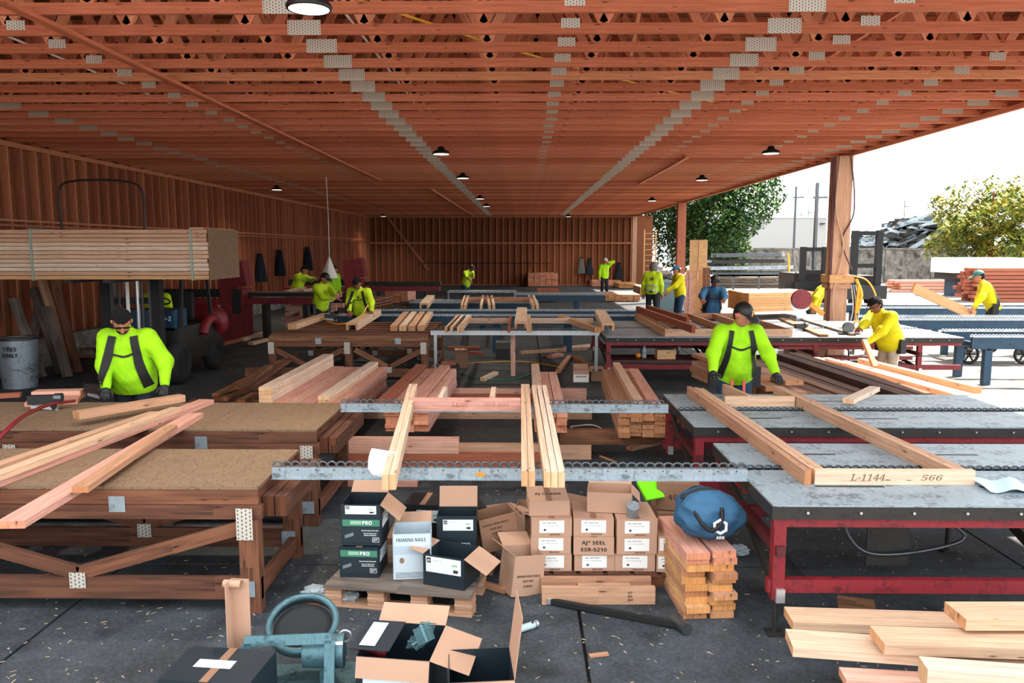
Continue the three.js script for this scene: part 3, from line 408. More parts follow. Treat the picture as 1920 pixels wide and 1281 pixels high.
// ---------- boxes, pallet and tools in the foreground ----------
const print = (w, h, px, f) => new THREE.MeshStandardMaterial({ roughness: 0.7, map: canvasTex(px, Math.round(px * h / w), f) });
const lab = {
  pro: print(0.26, 0.17, 512, (g, w, h) => { g.fillStyle = '#15252e'; g.fillRect(0, 0, w, h); g.fillStyle = '#3d7d63'; g.fillRect(0, 18, w, 90); g.fillStyle = '#8fb79b'; g.fillRect(110, 34, 150, 50); g.fillStyle = '#f2f2ee'; g.font = 'bold 72px sans-serif'; g.fillText('PRO', 268, 86); g.font = 'bold 22px sans-serif'; g.fillText('Round Head Strip Nail', 260, 175); g.fillText('Tira de Clavos de', 290, 215); g.fillText('Cabeza Redonda', 290, 240); g.font = 'bold 44px sans-serif'; g.fillText('21°', 420, 310); g.strokeStyle = '#fff'; g.lineWidth = 4; g.strokeRect(410, 265, 88, 60); for (let i = 0; i < 4; i++) { g.strokeStyle = '#b9c4c8'; g.beginPath(); g.moveTo(30, 240 + i * 12); g.lineTo(150, 200 + i * 12); g.stroke(); } }),
  white: print(0.2, 0.07, 512, (g, w, h) => { g.fillStyle = '#dfe9ea'; g.fillRect(0, 0, w, h); g.fillStyle = '#111'; g.fillRect(12, 14, 60, 60); g.fillStyle = '#fff'; g.font = 'bold 40px sans-serif'; g.fillText('21', 20, 60); g.fillStyle = '#8fc49a'; g.fillRect(380, 60, 80, 24); g.fillStyle = '#333'; g.fillRect(400, 120, 70, 36); g.font = '22px sans-serif'; g.fillText('3 - 1/4" x .131"', 90, 50); }),
  carton: print(0.17, 0.09, 512, (g, w, h) => { g.fillStyle = '#e9ebe8'; g.fillRect(0, 0, w, h); g.fillStyle = '#2d3236'; g.font = 'bold 38px sans-serif'; g.fillText('SEEL  REACTION', 60, 70); g.font = '28px sans-serif'; g.fillText('2 x 3-1/4" Ring Shank Bright', 50, 125); g.fillRect(90, 185, 48, 44); }),
  frame: print(0.24, 0.24, 512, (g, w, h) => { g.fillStyle = '#c3d0d8'; g.fillRect(0, 0, w, h); g.fillStyle = '#2b3540'; g.font = 'bold 54px sans-serif'; g.fillText('FRAMING NAILS', 30, 80); for (let i = 0; i < 5; i++) g.fillRect(20, 440 + i * 14, w - 40, 5); g.fillStyle = '#8b6f58'; g.beginPath(); g.arc(110, 300, 34, 0, 7); g.fill(); g.fillStyle = '#aebfca'; g.fillRect(0, 130, w, 100); }),
  seel: ink(['AJ° SEEL', 'ESR-5210'], '#221d1a', 'bold 92px sans-serif', 512, 256), esr: ink('ESR-5210', '#221d1a', 'bold 84px sans-serif'), clavo: ink('AJ CLAVO', '#2a1c14', 'bold 96px sans-serif'), magnum: ink('MAGNUM', '#26363f', 'bold 100px sans-serif'), print2: ink(['ROUND HEAD NAILS', 'KEEP DRY', 'CLAVOS'], '#3a281d', 'bold 50px sans-serif', 512, 256), add: ink('ADD', '#e8eef2', 'bold 90px sans-serif', 256),
  small: ink('PRO', '#c8dcd4', 'bold 100px sans-serif', 256),
};
// box: floor and four walls of thin card, optional flaps [side, angle] hinged at the rim; sides f b l r
function carton(name, label, w, h, d, pos, turn, mat, o = {}) {
  const t = thing(name, label, 'box', pos, turn, o.group), k = 0.004, m2 = o.inner ?? M.card;
  const wall = [bxAt(w, k, d, 0, k / 2, 0), bxAt(w, h, k, 0, h / 2, d / 2), bxAt(w, h, k, 0, h / 2, -d / 2), bxAt(k, h, d, w / 2, h / 2, 0), bxAt(k, h, d, -w / 2, h / 2, 0)];
  if (!o.flaps) wall.push(bxAt(w, k, d, 0, h, 0));
  const bodyM = part('body', merge(wall), mat, t); if (!o.flaps) part('tape', bxAt(o.strap ? 0.02 : 0.04, 0.001, d, 0, h + 0.003, 0), o.strap ? M.white : M.cardDark, t);
  for (const [s, a, len] of o.flaps ?? []) { const L = len ?? d / 2, g = new THREE.Group(); const f = part('flap', s === 'f' || s === 'b' ? bxAt(w, 0.003, L, 0, 0, L / 2) : bxAt(d, 0.003, L, 0, 0, L / 2), m2, t); f.position.set(s === 'l' ? -w / 2 : s === 'r' ? w / 2 : 0, h, s === 'f' ? d / 2 : s === 'b' ? -d / 2 : 0); f.rotation.order = 'YXZ'; f.rotation.y = { f: 0, b: Math.PI, l: -Math.PI / 2, r: Math.PI / 2 }[s]; f.rotation.x = a; }
  for (const [m, lw, lh, x, y, side] of o.prints ?? []) { const p = part('print', sheet(lw, lh), m, bodyM); if (side === 'top') { p.rotation.x = -1.57; p.position.set(x, h + 0.0045, y); } else if (side === 'r') { p.rotation.y = 1.57; p.position.set(w / 2 + 0.004, y, x); } else p.position.set(x, y, d / 2 + 0.004); }
  return t;
}
{ // pallet
  const t = thing('pallet', 'small plywood-block pallet carrying dark nail boxes', 'pallet', [-0.72, 0, -5.05], -0.16);
  part('deck', bxAt(0.95, 0.018, 0.8, 0, 0.135, 0), M.grey[0], t); for (const z of [-0.32, 0, 0.32]) { part('bottom_board', bxAt(0.95, 0.016, 0.12, 0, 0.008, z), M.tan[0], t); for (const x of [-0.42, -0.14, 0.14, 0.42]) for (let k = 0; k < 5; k++) part('block_ply', bxAt(0.11 - (k % 2) * 0.006, 0.0205, 0.12, x, 0.027 + k * 0.0215, z), M.tan[k % 3], t); }
  const y = 0.146, dk = M.boxBlue, gb = 'dark nail boxes on the pallet';
  const at = (px, d) => D(px, 1000, d).x;
  carton('nail_box', 'dark nail box with torn front, bottom left on the pallet', 0.25, 0.2, 0.26, [at(680, 4.95), y, -4.98], -0.05, dk, { group: gb, prints: [[lab.pro, 0.24, 0.16, 0, 0.11], [lab.white, 0.2, 0.08, 0, 0.13, 'r']] });
  carton('nail_box', 'dark open nail box stacked on the torn one with a white label', 0.25, 0.27, 0.26, [at(684, 4.95), y + 0.21, -4.99], -0.03, dk, { group: gb, flaps: [['r', 0.7, 0.16], ['b', -0.6, 0.14]], prints: [[lab.pro, 0.24, 0.16, 0, 0.1], [lab.white, 0.2, 0.055, 0, 0.235], [lab.white, 0.18, 0.09, 0, 0.15, 'r']] });
  carton('nail_box', 'bluish white framing-nail box with a torn tan flap', 0.24, 0.3, 0.22, [at(772, 4.9), y, -4.94], 0.1, std('#b6c6d0', 0.7), { prints: [[lab.frame, 0.23, 0.29, 0, 0.15]], flaps: [['b', -0.4, 0.1]] });
  carton('nail_box', 'dark nail box with wide white label and spread tan flap, bottom right on the pallet', 0.28, 0.2, 0.24, [at(846, 4.8), y, -4.82], -0.35, dk, { group: gb, flaps: [['r', 0.5, 0.17], ['l', -0.2, 0.1]], prints: [[lab.white, 0.24, 0.1, 0, 0.14]] });
  carton('nail_box', 'dark nail box with raised grey-tan lid stacked at the right of the pallet', 0.26, 0.22, 0.2, [at(858, 5.15), y + 0.12, -5.15], 0.02, dk, { group: gb, flaps: [['b', -1.2, 0.14]], prints: [[lab.white, 0.2, 0.075, 0.01, 0.16], [lab.small, 0.08, 0.03, 0.06, 0.03]] });
  for (const [px, d, l, s] of [[797, 5.45, 'black nail box with pale top strips behind the pallet', 0], [868, 5.42, 'black nail box bound with white strapping behind the pallet', 1]]) carton('nail_box', l, 0.27, 0.22, 0.28, [at(px, d), s ? 0.2 : 0.22, -d - 0.1], s ? 0.3 : -0.1, M.black, { group: gb, strap: s, prints: [[lab.white, 0.16, 0.09, 0.04, 0.14]] });
  part('strap', bxAt(0.012, 0.002, 0.3, 0.06, 0.224, 0), M.white, scene.children.at(-1));
  carton('crate_box', 'plain stand of brown card under the black strapped boxes', 0.7, 0.19, 0.32, [-0.62, 0, -5.58], 0, M.cardDark);
  // brown cartons
  carton('carton', 'brown printed carton tipped behind the pallet', 0.26, 0.24, 0.2, [-0.17, 0.2, -5.3], 0.3, M.cardDark, { flaps: [['r', 0.9, 0.1]], prints: [[lab.print2, 0.2, 0.1, -0.02, 0.16]] }).rotation.z = 0.15;
  carton('carton', 'open brown carton with a white label leaning beside the pallet', 0.22, 0.27, 0.2, [-0.02, 0.0, -5.0], 0.45, M.card, { flaps: [['b', -0.5, 0.12], ['l', -0.6, 0.1]], prints: [[lab.carton, 0.12, 0.14, 0.02, 0.12, 'r'], [lab.print2, 0.18, 0.1, 0, 0.1]] }).rotation.z = -0.12;
  const base = thing('low_skid', 'low wooden skid under the stacked brown cartons', 'skid', [0.55, 0, -5.28]); for (const z of [-0.18, 0.18]) part('runner', bxAt(1.05, 0.08, 0.09, 0, 0.04, z), M.old[0], base); for (let i = 0; i < 6; i++) part('slat', bxAt(0.15, 0.018, 0.5, -0.45 + i * 0.18, 0.09, 0), M.old[1], base);
  const gc = 'brown nail cartons stacked on the low skid', P = lab.carton;
  const cc = (x, k, l, pr, w = 0.265) => carton('carton', l, w, 0.118, 0.36, [x, 0.1 + k * 0.121, -5.26 + rr(-0.01, 0.02)], rr(-0.03, 0.03), M.card, { group: gc, prints: pr });
  const pl = [[P, 0.165, 0.085, 0, 0.066], [lab.esr, 0.1, 0.02, 0.02, 0.012]];
  ['bottom', 'second', 'third', 'topmost'].forEach((n, k) => k < 3 && cc(0.19, k, n + ' labelled carton in the column beside the leaning open carton', pl));
  carton('carton', 'carton lying crosswise with lettering up on the first column', 0.27, 0.1, 0.34, [0.17, 0.465, -5.3], 0.05, M.card, { group: gc, prints: [[lab.clavo, 0.22, 0.07, 0, 0.02, 'top']] });
  cc(0.475, 0, 'bottom labelled carton in the column under the open tan box', pl); cc(0.475, 1, 'carton with large black lettering and no white label', [[lab.seel, 0.23, 0.095, 0, 0.06]]); cc(0.475, 2, 'third carton in the column under the open tan box', pl);
  for (let k = 0; k < 3; k++) cc(0.755, k, ['bottom', 'middle', 'top'][k] + ' labelled carton in the column left of the stacked board ends', pl);
  for (let k = 0; k < 2; k++) cc(0.99, k, ['lower', 'upper'][k] + ' carton half hidden behind the stacked board ends', pl, 0.18);
  carton('carton', 'larger open tan carton on top of the middle carton columns', 0.3, 0.14, 0.22, [0.6, 0.466, -5.3], -0.12, M.card, { flaps: [['b', -0.9, 0.1], ['r', 0.8, 0.08]] });
  const fk = thing('foil_bag', 'crumpled silver sleeve hanging from the open tan carton', 'bag', [0.73, 0.47, -5.12]); part('sleeve', new THREE.CylinderGeometry(0.045, 0.03, 0.2, 7).rotateX(0.5), M.galv, fk);
  const lp = thing('lime_panel', 'bright lime plastic panel lying behind the cartons', 'panel', [0.93, 0.5, -5.6], 0.5); part('panel', bxAt(0.16, 0.02, 0.16, 0, 0, 0).rotateX(0.7), M.limePlastic, lp);
  carton('carton', 'printed brown carton behind the blue bag', 0.3, 0.2, 0.24, [1.15, 0.35, -5.7], -0.2, M.cardDark, { prints: [[lab.clavo, 0.16, 0.06, 0, 0.1]] }); carton('carton', 'plain brown carton under the printed one behind the blue bag', 0.34, 0.34, 0.3, [1.15, 0, -5.7], 0, M.cardDark);
  for (let i = 0; i < 3; i++) carton('carton', ['brown carton behind the middle of the chain rail', 'dark brown carton tipped behind the chain rail', 'tan carton lying with lettering behind the right triple studs'][i], 0.34, 0.2, 0.3, [-0.2 + i * 0.32, i === 2 ? 0.0 : 0.0, -6.0 - i * 0.12], 0.4 - i * 0.5, i === 1 ? M.cardDark : M.card, { flaps: [['r', 0.4, 0.14]], prints: i === 2 ? [[lab.clavo, 0.2, 0.07, 0, 0.12]] : [] });
  // boards by the cartons
  const u = thing('trough_piece', 'short trough of three nailed offcuts on the floor before the cartons', 'lumber', [0.48, 0, -4.87], 0.02); part('side_board', bxAt(0.72, 0.11, 0.04, 0, 0.056, 0.06, true), M.tan[0], u); part('side_board', bxAt(0.72, 0.11, 0.04, 0, 0.056, -0.09, true), M.tan[1], u); part('filler_block', bxAt(0.34, 0.08, 0.1, 0.05, 0.042, -0.015, true), M.tan[2], u);
  part('stamp', sheet(0.07, 0.07).translate(0.2, 0.055, 0.0815), ink(['HT', 'KD', '2x4'], '#3a2a22', 'bold 40px sans-serif', 128, 128), u);
  for (let c = 0; c < 2; c++) for (let k = 0; k < 10; k++) board(V(1.06 + c * 0.165 + rr(-0.02, 0.02), 0.022 + k * 0.0425, -4.62 + rr(-0.03, 0.04)), V(1.0 + c * 0.165, 0.022 + k * 0.0425, -5.25), 0.145, 0.041, k > 7 ? M.pink : k % 3 ? M.orange : M.tan, 'short board in the twin stack under the blue bag', 'short boards under the blue bag');
}
{ // blue drawstring bag
  const t = thing('tool_bag', 'slumped blue cloth bag with black handles and white hexagon emblem', 'bag', [1.17, 0.448, -4.85]);
  const g = new THREE.SphereGeometry(0.2, 40, 28), p = g.attributes.position;
  for (let i = 0; i < p.count; i++) { let x = p.getX(i), y = p.getY(i), z = p.getZ(i); const a = Math.atan2(z, x), f = 1 + 0.05 * Math.sin(a * 7 + y * 26) + 0.05 * Math.sin(a * 3 + 1) + 0.14 * (nA(a * 6 + 20, y * 34 + 20) - 0.5); y = y < 0 ? Math.max(y, -0.17) * 0.75 : y * 0.85 * (1 - 0.2 * (x / 0.2)); p.setXYZ(i, x * 1.08 * f, y + 0.13, z * 0.95 * f); }
  g.computeVertexNormals(); part('body', g, M.bag, t);
  part('handle', tube([V(-0.12, 0.2, 0.14), V(-0.08, 0.14, 0.2), V(-0.03, 0.1, 0.215), V(0.03, 0.14, 0.21), V(0.05, 0.22, 0.15)], 0.014, 20, 4), M.strap, t); part('cuff', tube([V(-0.17, 0.24, 0.02), V(-0.05, 0.29, 0.03), V(0.05, 0.27, 0.0)], 0.025, 16, 5), M.strap, t);
  const e = part('emblem', new THREE.TorusGeometry(0.04, 0.011, 4, 6).rotateZ(0.52), M.white, t); e.position.set(0.03, 0.12, 0.205); e.rotation.x = -0.15; const tx = part('print', sheet(0.07, 0.035), lab.add, t); tx.position.set(0.03, 0.055, 0.213);
}
{ // sledge hammer, canister, wrap scraps, chisel sticks
  const a = G(1032, 1127, 0.025), b = G(1275, 1172, 0.03), t = thing('sledge_hammer', 'black-handled sledge hammer lying on the concrete', 'hammer', [0, 0, 0]); part('handle', bar(a, b, 0.035, 0.03), M.strap, t); part('pommel', bar(a.clone().lerp(b, -0.02), a.clone().lerp(b, 0.01), 0.038, 0.034), M.silver, t);
  const h = part('head', cyl(0.033, 0.033, 0.15, 20), M.steel, t); h.position.copy(b).setY(0.034); h.rotation.set(1.5, 0, -0.35);
  const c = thing('canister', 'small pale blue-grey plastic case lying on the concrete', 'case', G(987, 1176, 0.022).toArray(), 0.6); part('shell', new THREE.CapsuleGeometry(0.024, 0.09, 6, 14).rotateZ(1.57).scale(1, 0.85, 1), std('#a9bdc2', 0.4), c); part('lid', cyl(0.022, 0.022, 0.012, 14).rotateZ(1.57).translate(0.072, 0, 0), M.silver, c); part('button', cyl(0.008, 0.008, 0.006, 10).translate(0.04, 0.02, 0.006), M.black, c);
  [[590, 1120, 'crumpled clear wrap beside the pallet'], [650, 1128, 'crumpled clear wrap on the floor before the pallet'], [1385, 1040, 'crumpled clear wrap beside the twin board stack']].forEach(([x, y, l]) => { const q = thing('plastic_wrap', l, 'plastic', G(x, y, 0.0).toArray()), g = new THREE.IcosahedronGeometry(0.06, 3), p = g.attributes.position; for (let i = 0; i < p.count; i++) { const s = 0.7 + 0.6 * nC(p.getX(i) * 130 + 9 + x, p.getY(i) * 130 + p.getZ(i) * 90); p.setXYZ(i, p.getX(i) * s * 1.3, Math.max(0, p.getY(i) * s * 0.7 + 0.035), p.getZ(i) * s); } g.computeVertexNormals(); part('sheet', g, M.wrap, q); });
  board(G(592, 1140, 0.03), G(583, 1122, 0.03), 0.06, 0.045, M.red2, 'small reddish offcut by the crumpled wrap'); board(G(1105, 1230, 0.01), G(1140, 1226, 0.01), 0.03, 0.012, M.tan, 'tiny tan stick on the near concrete'); board(G(905, 1095, 0.02), G(950, 1108, 0.02), 0.05, 0.03, M.tan, 'splintered offcut right of the pallet');
  // near bottom: open nail box, chop saw, carton flaps
  const ob = carton('nail_box', 'open black nail box with spread tan flaps and nail strips in front', 0.36, 0.3, 0.36, [-0.6, 0, -3.74], -0.12, M.boxBlue, { flaps: [['b', -0.5, 0.12], ['r', 0.3, 0.2], ['f', 1.3, 0.1]], inner: M.card, prints: [[lab.white, 0.3, 0.08, 0, 0.2]] });
  part('label_flap', bxAt(0.2, 0.004, 0.3, 0, 0, 0), M.boxBlue, ob).position.set(-0.12, 0.33, 0.02); const lf = part('print', sheet(0.08, 0.24).rotateX(-1.57), std('#b9ccd4', 0.6), ob); lf.position.set(-0.14, 0.336, 0.02);
  for (let i = 0; i < 4; i++) { const n = part('nail_strip', merge(Array.from({ length: 12 }, (_, k) => cyl(0.003, 0.003, 0.09, 5).rotateX(1.4).translate(k * 0.008, 0, 0)).concat([bxAt(0.1, 0.002, 0.012, 0.045, 0.006, 0)])), M.tealMetal, ob); n.position.set(0.02 + i * 0.035, 0.27 + i * 0.012, -0.04 + (i % 2) * 0.05); n.rotation.set(0.4, i * 0.7, 0.2); }
  carton('carton', 'black carton with one tall tan flap in front', 0.3, 0.28, 0.3, [-0.2, 0, -3.55], 0.1, M.boxBlue, { flaps: [['r', -1.45, 0.3], ['f', 1.3, 0.1]] });
  carton('carton', 'black carton with a white label and torn rim in front', 0.42, 0.34, 0.3, [-1.4, 0, -3.42], -0.1, M.boxBlue, { prints: [[std('#c3d2d8', 0.6), 0.18, 0.07, -0.02, 0.0, 'top']] });
  const fl = thing('cardboard_sleeve', 'upright folded tan cardboard sleeve behind the chop saw', 'cardboard', G(455, 1200, 0.3).setY(0).toArray(), -0.1); part('face', bxAt(0.09, 0.62, 0.004, 0, 0.31, 0), M.card, fl); part('side', bxAt(0.004, 0.62, 0.07, -0.045, 0.31, 0.035), M.card, fl); part('curl', new THREE.CylinderGeometry(0.02, 0.02, 0.09, 10, 1, true).rotateZ(1.57).translate(-0.03, 0.6, 0.02), M.card, fl);
  const s = thing('chop_saw', 'grey-blue metal chop saw with round guard and red handle in front', 'saw', [-1.1, 0, -3.78], 0.1);
  part('base', bxAt(0.5, 0.06, 0.34, 0, 0.03, 0), M.tealMetal, s); part('motor', cyl(0.075, 0.085, 0.2, 20).rotateZ(1.57).translate(0.1, 0.24, 0.05), M.tealMetal, s); part('guard', new THREE.CylinderGeometry(0.17, 0.17, 0.05, 40, 1, true).rotateX(0.45).translate(-0.03, 0.3, -0.1), M.steel, s); part('guard_rim', new THREE.TorusGeometry(0.17, 0.018, 8, 40).rotateX(-1.12).translate(-0.03, 0.325, -0.09), M.tealMetal, s); part('guard_face', new THREE.CylinderGeometry(0.12, 0.15, 0.012, 30).rotateX(0.45).translate(-0.03, 0.3, -0.1), M.rubber, s);
  const fr = [bxAt(0.42, 0.05, 0.02, 0, 0.13, 0), bxAt(0.05, 0.24, 0.02, 0.2, 0, 0), bxAt(0.05, 0.12, 0.02, -0.2, 0.06, 0)]; const b2 = part('bracket', merge(fr), M.tealMetal, s); b2.position.set(-0.06, 0.22, 0.16); b2.rotation.x = -0.3; part('bolt', cyl(0.014, 0.014, 0.08, 10).rotateZ(1.57).translate(0.16, 0.3, 0.1), M.silver, s); part('spring', new THREE.TorusGeometry(0.03, 0.006, 6, 20).translate(0.2, 0.3, 0.02), M.silver, s);
  part('handle', new THREE.CapsuleGeometry(0.028, 0.12, 6, 12).rotateZ(1.2).translate(0.33, 0.26, 0.08), M.red, s); part('support_leg', bxAt(0.06, 0.2, 0.06, 0.1, 0.1, 0), M.tealMetal, s);
  // sawdust and chips nobody could count
  const N = 2600, im = new THREE.InstancedMesh(bx(0.03, 0.002, 0.006), std('#b9a48a', 0.9), N), o = new THREE.Object3D(); im.name = 'wood_chips'; im.userData = { kind: 'stuff', label: 'pale wood chips and nails littering the dark concrete', category: 'debris' };
  for (let i = 0; i < N; i++) { const d = 3.4 + Math.pow(R(), 1.5) * 12; o.position.set(rr(-0.75, 0.6) * (d + 1), 0.002, -d); o.rotation.y = R() * 6; o.scale.set(rr(0.2, 1.1), 1, rr(0.3, 1)); o.updateMatrix(); im.setMatrixAt(i, o.matrix); } shade(im); scene.add(im);
}
// ---------- tools and clutter on and under the tables ----------
{
  const nailer = (pos, turn, l) => { const t = thing('nail_gun', l, 'nail gun', pos, turn); part('body', bxAt(0.24, 0.08, 0.06, 0, 0.1, 0), M.black, t); part('magazine', bar(V(-0.1, 0.04, 0), V(0.12, 0.015, 0), 0.025, 0.03), M.silver, t); part('grip', bar(V(0.05, 0.09, 0), V(0.1, 0.01, 0), 0.035, 0.04), M.rubber, t); part('cap', cyl(0.045, 0.045, 0.06, 16).rotateZ(1.57).translate(0.13, 0.11, 0), M.steel, t); return t; };
  nailer(G(82, 770, TT).toArray(), 0.2, 'black nail gun at the end of the red air hose'); nailer(G(1500, 622, TT).toArray(), 0.5, 'grey nail gun on the table beside the four-bay frame'); nailer(G(1262, 600, TT).toArray(), 0, 'nail gun lying beyond the four-bay frame before the worker in blue'); nailer(G(620, 602, TT).toArray(), 0.1, 'nail gun on the brown timber table with a tan hose'); nailer(G(180, 748, TT).toArray(), -0.4, 'black nail gun under the bearded worker\'s glove');
  const hose = (l, pts, m, r = 0.012) => part('hose', tube(pts, r, 50), m, thing('air_hose', l, 'hose'));
  hose('dark red air hose curving on the left of the strand-board table', [G(-20, 840, TT + 0.02), G(20, 800, TT + 0.12), G(60, 772, TT + 0.1), G(100, 757, TT + 0.08), G(140, 752, TT + 0.05)], M.redHose, 0.016); hose('tan hose hanging from the worker over the brown timber table', [G(600, 596, TT + 0.05), G(640, 608, TT + 0.04), G(670, 600, TT + 0.1), G(690, 572, TT + 0.35)], M.yellowHose); hose('teal hose snaking on the floor behind the pink stack', [G(860, 698, 0.015), G(900, 710, 0.015), G(950, 713, 0.015), G(1000, 700, 0.015)], M.tealHose); hose('tan hose lying across the hall floor', [G(820, 688, 0.015), G(900, 680, 0.015), G(980, 678, 0.015), G(1060, 690, 0.015)], M.yellowHose, 0.009);
  const saw = thing('circular_saw', 'dark circular saw held by the curly-haired worker', 'saw', G(1592, 626, TT + 0.01).toArray(), 0.1); part('shoe', bxAt(0.34, 0.012, 0.2, 0, 0.006, 0), M.black, saw); part('guard', new THREE.CylinderGeometry(0.1, 0.1, 0.05, 24).rotateX(1.57).translate(-0.02, 0.1, 0), M.steel, saw); part('motor', cyl(0.05, 0.05, 0.16, 16).rotateX(1.57).translate(0.04, 0.12, -0.08), M.black, saw); part('handle', new THREE.TorusGeometry(0.06, 0.016, 8, 16).translate(0.13, 0.15, 0), M.orangeTool, saw);
  const ms = thing('miter_saw', 'miter saw with red blade guard beside the timber post', 'saw', G(1510, 600, TT).toArray()); part('stand', bxAt(0.7, TT, 0.4, 0, -TT / 2, 0), M.tan[1], ms); part('base', bxAt(0.5, 0.1, 0.4, 0, 0.05, 0), M.silver, ms); part('guard', new THREE.CylinderGeometry(0.2, 0.2, 0.09, 28).rotateX(1.57).translate(-0.1, 0.42, 0), M.red, ms); part('blade', new THREE.CylinderGeometry(0.21, 0.21, 0.006, 28).rotateX(1.57).translate(-0.1, 0.36, -0.02), M.silver, ms); part('arm', bar(V(0.05, 0.35, 0), V(0.35, 0.12, 0), 0.09, 0.09), M.orangeTool, ms);
  const cool = thing('tool_chest', 'black and grey plastic tool chest on the floor under the pale rail', 'chest', G(943, 672).toArray()); part('body', bxAt(0.28, 0.22, 0.4, 0, 0.11, 0), M.black, cool); part('lid', bxAt(0.29, 0.12, 0.41, 0, 0.285, 0), std('#4a4c4d', 0.6), cool); part('seam', bxAt(0.292, 0.012, 0.412, 0, 0.222, 0), M.red, cool);
  const cr = thing('plastic_crate', 'black plastic crate with a red case on top by the pink stack', 'crate', G(840, 715).toArray(), 0.2); part('body', bxAt(0.34, 0.26, 0.3, 0, 0.13, 0), M.black, cr); part('rim', bxAt(0.37, 0.03, 0.33, 0, 0.27, 0), M.black, cr); part('case', bxAt(0.24, 0.05, 0.14, 0, 0.31, 0), M.red2[1], cr);
  carton('carton', 'brown carton with scraps behind the black crate', 0.24, 0.3, 0.3, G(865, 688).toArray(), 0.1, M.cardDark, { flaps: [['b', -0.3, 0.1]] }); carton('carton', 'small open white and brown carton lettered in dark blue on the floor', 0.26, 0.2, 0.34, G(1089, 714).toArray(), -0.05, M.card, { flaps: [['b', -0.6, 0.1], ['r', 0.4, 0.08]], prints: [[M.white, 0.255, 0.13, 0, 0.07], [lab.magnum, 0.2, 0.055, 0, 0.1]] }).children[0].children.at(-1).position.z += 0.002; carton('carton', 'dark open carton right of the lettered small carton', 0.24, 0.16, 0.3, G(1120, 712).toArray(), 0, M.cardDark, { flaps: [['b', -0.6, 0.08]] });
  const ft = 'loose offcuts on the floor under the pale rail'; [[[1046, 700], [1068, 672], 0.09, M.tan], [[1078, 672], [1105, 690], 0.16, M.brown], [[1030, 672], [1052, 668], 0.14, M.pink], [[1060, 656], [1108, 650], 0.12, M.pale], [[880, 664], [905, 666], 0.09, M.red2], [[905, 715], [930, 703], 0.09, M.pale], [[975, 664], [1100, 656], 0.1, M.tan], [[840, 655], [900, 655], 0.14, M.red2]].forEach(([a, b, w, m]) => lay(a, b, 0, w, 0.06, m, 'offcut on the floor under the pale rail', ft));
  const sy = 0.411, ball = thing('orange_ball', 'small orange ball on the red shelf', 'ball', D(1197, 662, 13.2).setY(sy + 0.045).toArray()); part('ball', new THREE.SphereGeometry(0.045, 20, 14), M.orangeTool, ball); part('stem', cyl(0.004, 0.006, 0.01, 6).translate(0, 0.046, 0), M.black, ball);
  const bo = thing('water_bottle', 'clear plastic water bottle on the red shelf', 'bottle', D(1208, 662, 13.2).setY(sy).toArray()); part('body', new THREE.LatheGeometry([[0, 0], [0.035, 0.005], [0.035, 0.14], [0.013, 0.2], [0.013, 0.22]].map(([a, b]) => new THREE.Vector2(a, b)), 18), M.wrap, bo); part('cap', cyl(0.015, 0.015, 0.02, 12).translate(0, 0.225, 0), M.white, bo); part('label', cyl(0.0365, 0.0365, 0.05, 18).translate(0, 0.09, 0), std('#7d8fa0', 0.6), bo);
  carton('carton', 'small tan wooden box with blue paper on the red shelf', 0.3, 0.15, 0.26, D(1247, 665, 13.2).setY(sy).toArray(), 0, M.ply, { prints: [[std('#5f93c4', 0.8), 0.22, 0.16, 0, 0, 'top']] });
}
